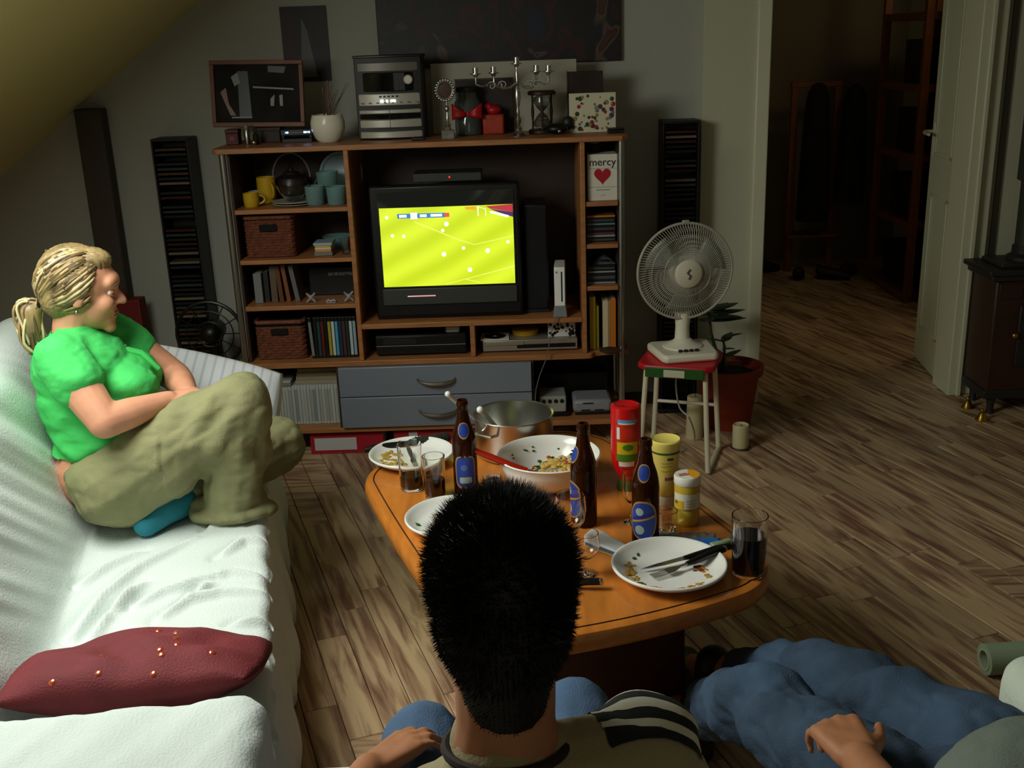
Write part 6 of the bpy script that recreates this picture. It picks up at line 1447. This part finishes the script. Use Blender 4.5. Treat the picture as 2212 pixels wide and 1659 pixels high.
KL1, KR1 = Vector((-.207,1.68,.565)), Vector((.085,1.775,.545)); AL1, AR1 = Vector((-.20,1.86,.09)), Vector((.09,1.96,.09))
for hp_x, kn, an in ((-.12,KL1,AL1),(.05,KR1,AR1)): g.chain([Vector((hp_x,1.16,.53)), kn, an, an+Vector((0,.14,-.045))], [.085,.055,.038,.03])
flesh('body', g.xf(T), SKIND, mo, .0055, 5)
body_m = mo.children[0]; face_bits(body_m, C1-MB, R1, 1.03, (50,40,30), M('lip_tan', (160,92,76), .4), M('hair_black', (10,8,8), .6))
HB = M('hair_black', (12, 9, 7), .8, spec=.2)
g = G(); g.sph(C1+R1 @ Vector((-.018,0,.040)), (.104,.086,.100), 24, 16, R1); g.sph(C1+R1 @ Vector((-.045,0,-.0)), (.074,.080,.095), 22, 14, R1); g.cap(C1+R1 @ Vector((-.055,0,-.03)), C1+R1 @ Vector((-.052,0,-.098)), .066, .050)
hm = flesh('hair', g.xf(T), HB, mo, .006, 4)
q = random.Random(31); sp = G(); vs = []; fs = []
mv = hm.data.vertices; nv = len(mv)
for i in range(24000):
    v = mv[q.randrange(nv)]; p = v.co; n = v.normal
    hz_ = (p+MB-C1).z
    L = (.007+.010*max(0, min(1, (hz_+.05)/.14)))*q.uniform(.5,1.35)
    if hz_ < -.06: L *= .45
    d = (n+Vector((q.uniform(-.5,.5),q.uniform(-.5,.5),q.uniform(-.35,.35)))+Vector((0,0,.25 if hz_ > 0 else -.55))).normalized()
    s1 = d.orthogonal().normalized(); s2 = d.cross(s1); w_ = .0009; k = len(vs); b0 = p-n*.003
    vs += [b0+s1*w_, b0-s1*w_*.5+s2*w_*.9, b0-s1*w_*.5-s2*w_*.9, p+d*L]; fs += [(k,k+1,k+3),(k+1,k+2,k+3),(k+2,k,k+3)]
obj('short_hairs', G().add(vs, fs), HB, hm, smooth=0, kind='stuff')
BEI = M('shirt_beige', (158, 146, 112), .85, var=.06, scale=7, bump=.2, bscale=240)
g = G(); m_torso(g, .012)
for sh, el in ((SL1,EL1),(SR1,ER1)): g.cap(Vector((-.020,1.085,.925)), sh, .088, .076); g.chain([sh, sh*.45+el*.55], [.073,.066])
g.sph((.135,1.125,.975), (.07,.06,.05)); g.cap((-.034,1.08,.94), (-.034,1.082,.985), .098, .074)
shirt1 = flesh('shirt', g.xf(T), BEI, mo, .007, 4, wrinkle(.009, 8, (1,1,1.5)))
obj('collar', G().tube([Vector((-.034+.073*math.cos(a), 1.083+.070*math.sin(a), 1.000-.012*math.sin(a)+.012*math.cos(a)*0))-MB for a in [2*PI*i/32 for i in range(32)]], .0060, 8, close=True), M('collar_dark', (38, 26, 20), .8), shirt1)
def ribbon(name, a, b, c, wdir, w, mat, par, surf, off=.0022, n=26, m=4):
    a, b, c, wdir = Vector(a), Vector(b), Vector(c), Vector(wdir); g = G()
    def f(u, v):
        p = a*(1-u)**2+b*2*u*(1-u)+c*u*u+wdir*w*(v-.5)
        ok, loc, nor, i = surf.closest_point_on_mesh(p-MB)
        return loc+nor*off
    return obj(name, g.grid(f, n, m), mat, par, smooth=180)
SWT, SBK = M('stripe_white', (214, 210, 190), .8), M('stripe_black', (20, 22, 20), .8)
for k in range(7):
    o_ = Vector((.005*k, -.0145*k, 0)); ribbon('shoulder_stripe', Vector((.060,1.165,.985))+o_, Vector((.105,1.17,1.02))+o_, Vector((.205,1.165,.98))+o_, (.2,-1,0), .0135, SWT if k % 2 else SBK, shirt1, shirt1)
for k, mt in enumerate((SBK, SWT, SBK)):
    m_ = SL1*.5+EL1*.5; ax = (EL1-SL1).normalized(); p_ = SL1*.45+EL1*.55-ax*.012*k; rt = frame3(ax, (0,0,1)) if abs(ax.z) < .95 else Matrix.Identity(3)
    obj('cuff_stripe', G().tube([p_+rt @ Vector((0, .072*math.cos(a), .072*math.sin(a)))-MB for a in [2*PI*i/28 for i in range(28)]], .0055, 6, close=True), mt, shirt1)
JN = M('denim', (74, 100, 132), .9, var=.16, scale=9, bump=.35, bscale=320); JN2 = M('denim_dark', (54, 74, 96), .9, var=.42, scale=5, bump=.35, bscale=320)
g = G(); g.sph((-.03,1.11,.54), (.165,.15,.115), 20, 12)
for hp_x, kn, an in ((-.12,KL1,AL1),(.05,KR1,AR1)): g.chain([Vector((hp_x,1.16,.53)), kn, an+Vector((0,0,.02))], [.105,.077,.070])
flesh('jeans', g.xf(T), JN, mo, .007, 5, wrinkle(.007, 9, (1,1,1.6)))
for an in (AL1, AR1): g = G(); g.chain([an+Vector((0,-.03,-.04)), an+Vector((0,.06,-.05)), an+Vector((0,.15,-.055))], [.042,.040,.034]); flesh('shoe', g.xf(T), M('shoe_dark', (16,15,15), .5), mo, .006, 4)

# ---- man at the right, only lap, hand and belly in view
NB = Vector((.74, 1.42, .46))
no_ = thing('person', 'reclining person in grey shirt and blue jeans with a hand in the lap, right edge', 'person', NB)
T = Matrix.Translation(-NB)
C2 = Vector((.98, .86, 1.16)); F2 = Vector((-.15, 1, -.1)).normalized()
g = G(); R2 = head(g, C2, F2, s=1.03); g.chain([C2+Vector((0,-.03,-.05)), Vector((.97,.86,1.02)), Vector((.95,.90,.95))], [.062,.060,.08])
def n_torso(g, i=0):
    g.sph((.93,.98,.86), (.18+i,.13+i,.13+i), 22, 14, Rx(-.5)); g.sph((.86,1.14,.74), (.17+i,.16+i,.13+i), 22, 14, Rx(-.5)); g.sph((.795,1.33,.665), (.185+i,.165+i,.125+i), 22, 14, Rx(-.3)); g.sph((.755,1.44,.55), (.165+i,.13+i,.10+i), 20, 12)
n_torso(g)
SR2, ER2, WR2 = Vector((.72,1.0,.93)), Vector((.52,1.14,.745)), Vector((.513,1.415,.705)); SL2, EL2, WL2 = Vector((1.13,.98,.93)), Vector((1.20,1.2,.70)), Vector((1.12,1.40,.66))
for sh, el, w_ in ((SR2,ER2,WR2),(SL2,EL2,WL2)): g.cap(Vector((.94,.93,.92)), sh, .085, .062); g.chain([sh, el, el*.6+w_*.4, w_], [.058,.046,.042,.030])
hand(g, WR2, (-.10,.96,-.10), (-.10,-.05,1), -1, 1.14, (.55,.80,.55), .13, (.75,.40)); hand(g, WL2, (-.3,.9,-.1), (0,0,1), 1, 1.0, (.3,.5,.4))
HR2, HL2 = Vector((.62,1.50,.535)), Vector((.84,1.60,.535)); KR2, KL2 = Vector((.468,1.965,.440)), Vector((.655,2.060,.425)); AR2, AL2 = Vector((.415,2.36,.13)), Vector((.49,2.56,.13))
for hp_, kn, an in ((HR2,KR2,AR2),(HL2,KL2,AL2)): g.chain([hp_, kn, an, an+Vector((-.02,.14,-.07))], [.085,.058,.040,.03])
flesh('body', g.xf(T), SKIND, no_, .0055, 5)
face_bits(no_.children[0], C2-NB, R2, 1.03, (60,60,50), M('lip_tan', (160,92,76), .4), M('brow_brown', (96,74,50), .7))
g = G(); g.sph(C2+R2 @ Vector((-.02,0,.045)), (.100,.083,.096), 24, 16, R2); g.sph(C2+R2 @ Vector((-.045,0,0)), (.072,.078,.09), 22, 14, R2); flesh('hair', g.xf(T), HRD, no_, .006, 4)
GRY = M('shirt_grey', (112, 122, 112), .9, var=.06, scale=7, bump=.2, bscale=240)
g = G(); n_torso(g, .012)
for sh, el in ((SR2,ER2),(SL2,EL2)): g.cap(Vector((.94,.93,.92)), sh, .096, .078); g.chain([sh, sh*.5+el*.5], [.074,.066])
sh2 = flesh('shirt', g.xf(T), GRY, no_, .007, 4, wrinkle(.010, 8, (1,1,1.6)))
bm = bmesh.new(); bm.from_mesh(sh2.data)
dead = [f for f in bm.faces if (lambda c: c.y > 1.475 - .35*(c.z-.6) and c.z < .70)(f.calc_center_median()+NB)]
bmesh.ops.delete(bm, geom=dead, context='FACES'); bm.to_mesh(sh2.data); bm.free()
g = G(); g.sph((.75,1.45,.545), (.185,.15,.108), 20, 12)
for hp_, kn, an in ((HR2,KR2,AR2),(HL2,KL2,AL2)): g.chain([hp_, hp_*.5+kn*.5, kn, kn*.35+an*.65], [.105,.098,.080,.070])
flesh('jeans', g.xf(T), JN2, no_, .007, 4, lambda p, n: wrinkle(.018, 9, (1,1,1.4))(p, n)+.012*math.sin(46*((p+NB).y*.9+(p+NB).x*.4))*math.exp(-(((p+NB).y-1.92)/.10)**2))
obj('belt', G().tube([Vector((.75+.178*math.cos(a), 1.445+.135*math.sin(a), .600+.030*math.cos(a)-.01*math.sin(a)))-NB for a in [2*PI*i/36 for i in range(36)]], [.010]*36, 8, close=True), BLACK, no_)
for an in (AR2, AL2): g = G(); g.chain([an+Vector((0,-.03,-.075)), an+Vector((-.01,.07,-.085)), an+Vector((-.03,.20,-.095))], [.052,.050,.042]); g.cap(an+Vector((0,-.02,-.06)), an+Vector((0,-.06,.06)), .05, .05); flesh('shoe', g.xf(T), M('shoe_dark', (16,15,15), .5), no_, .006, 4)
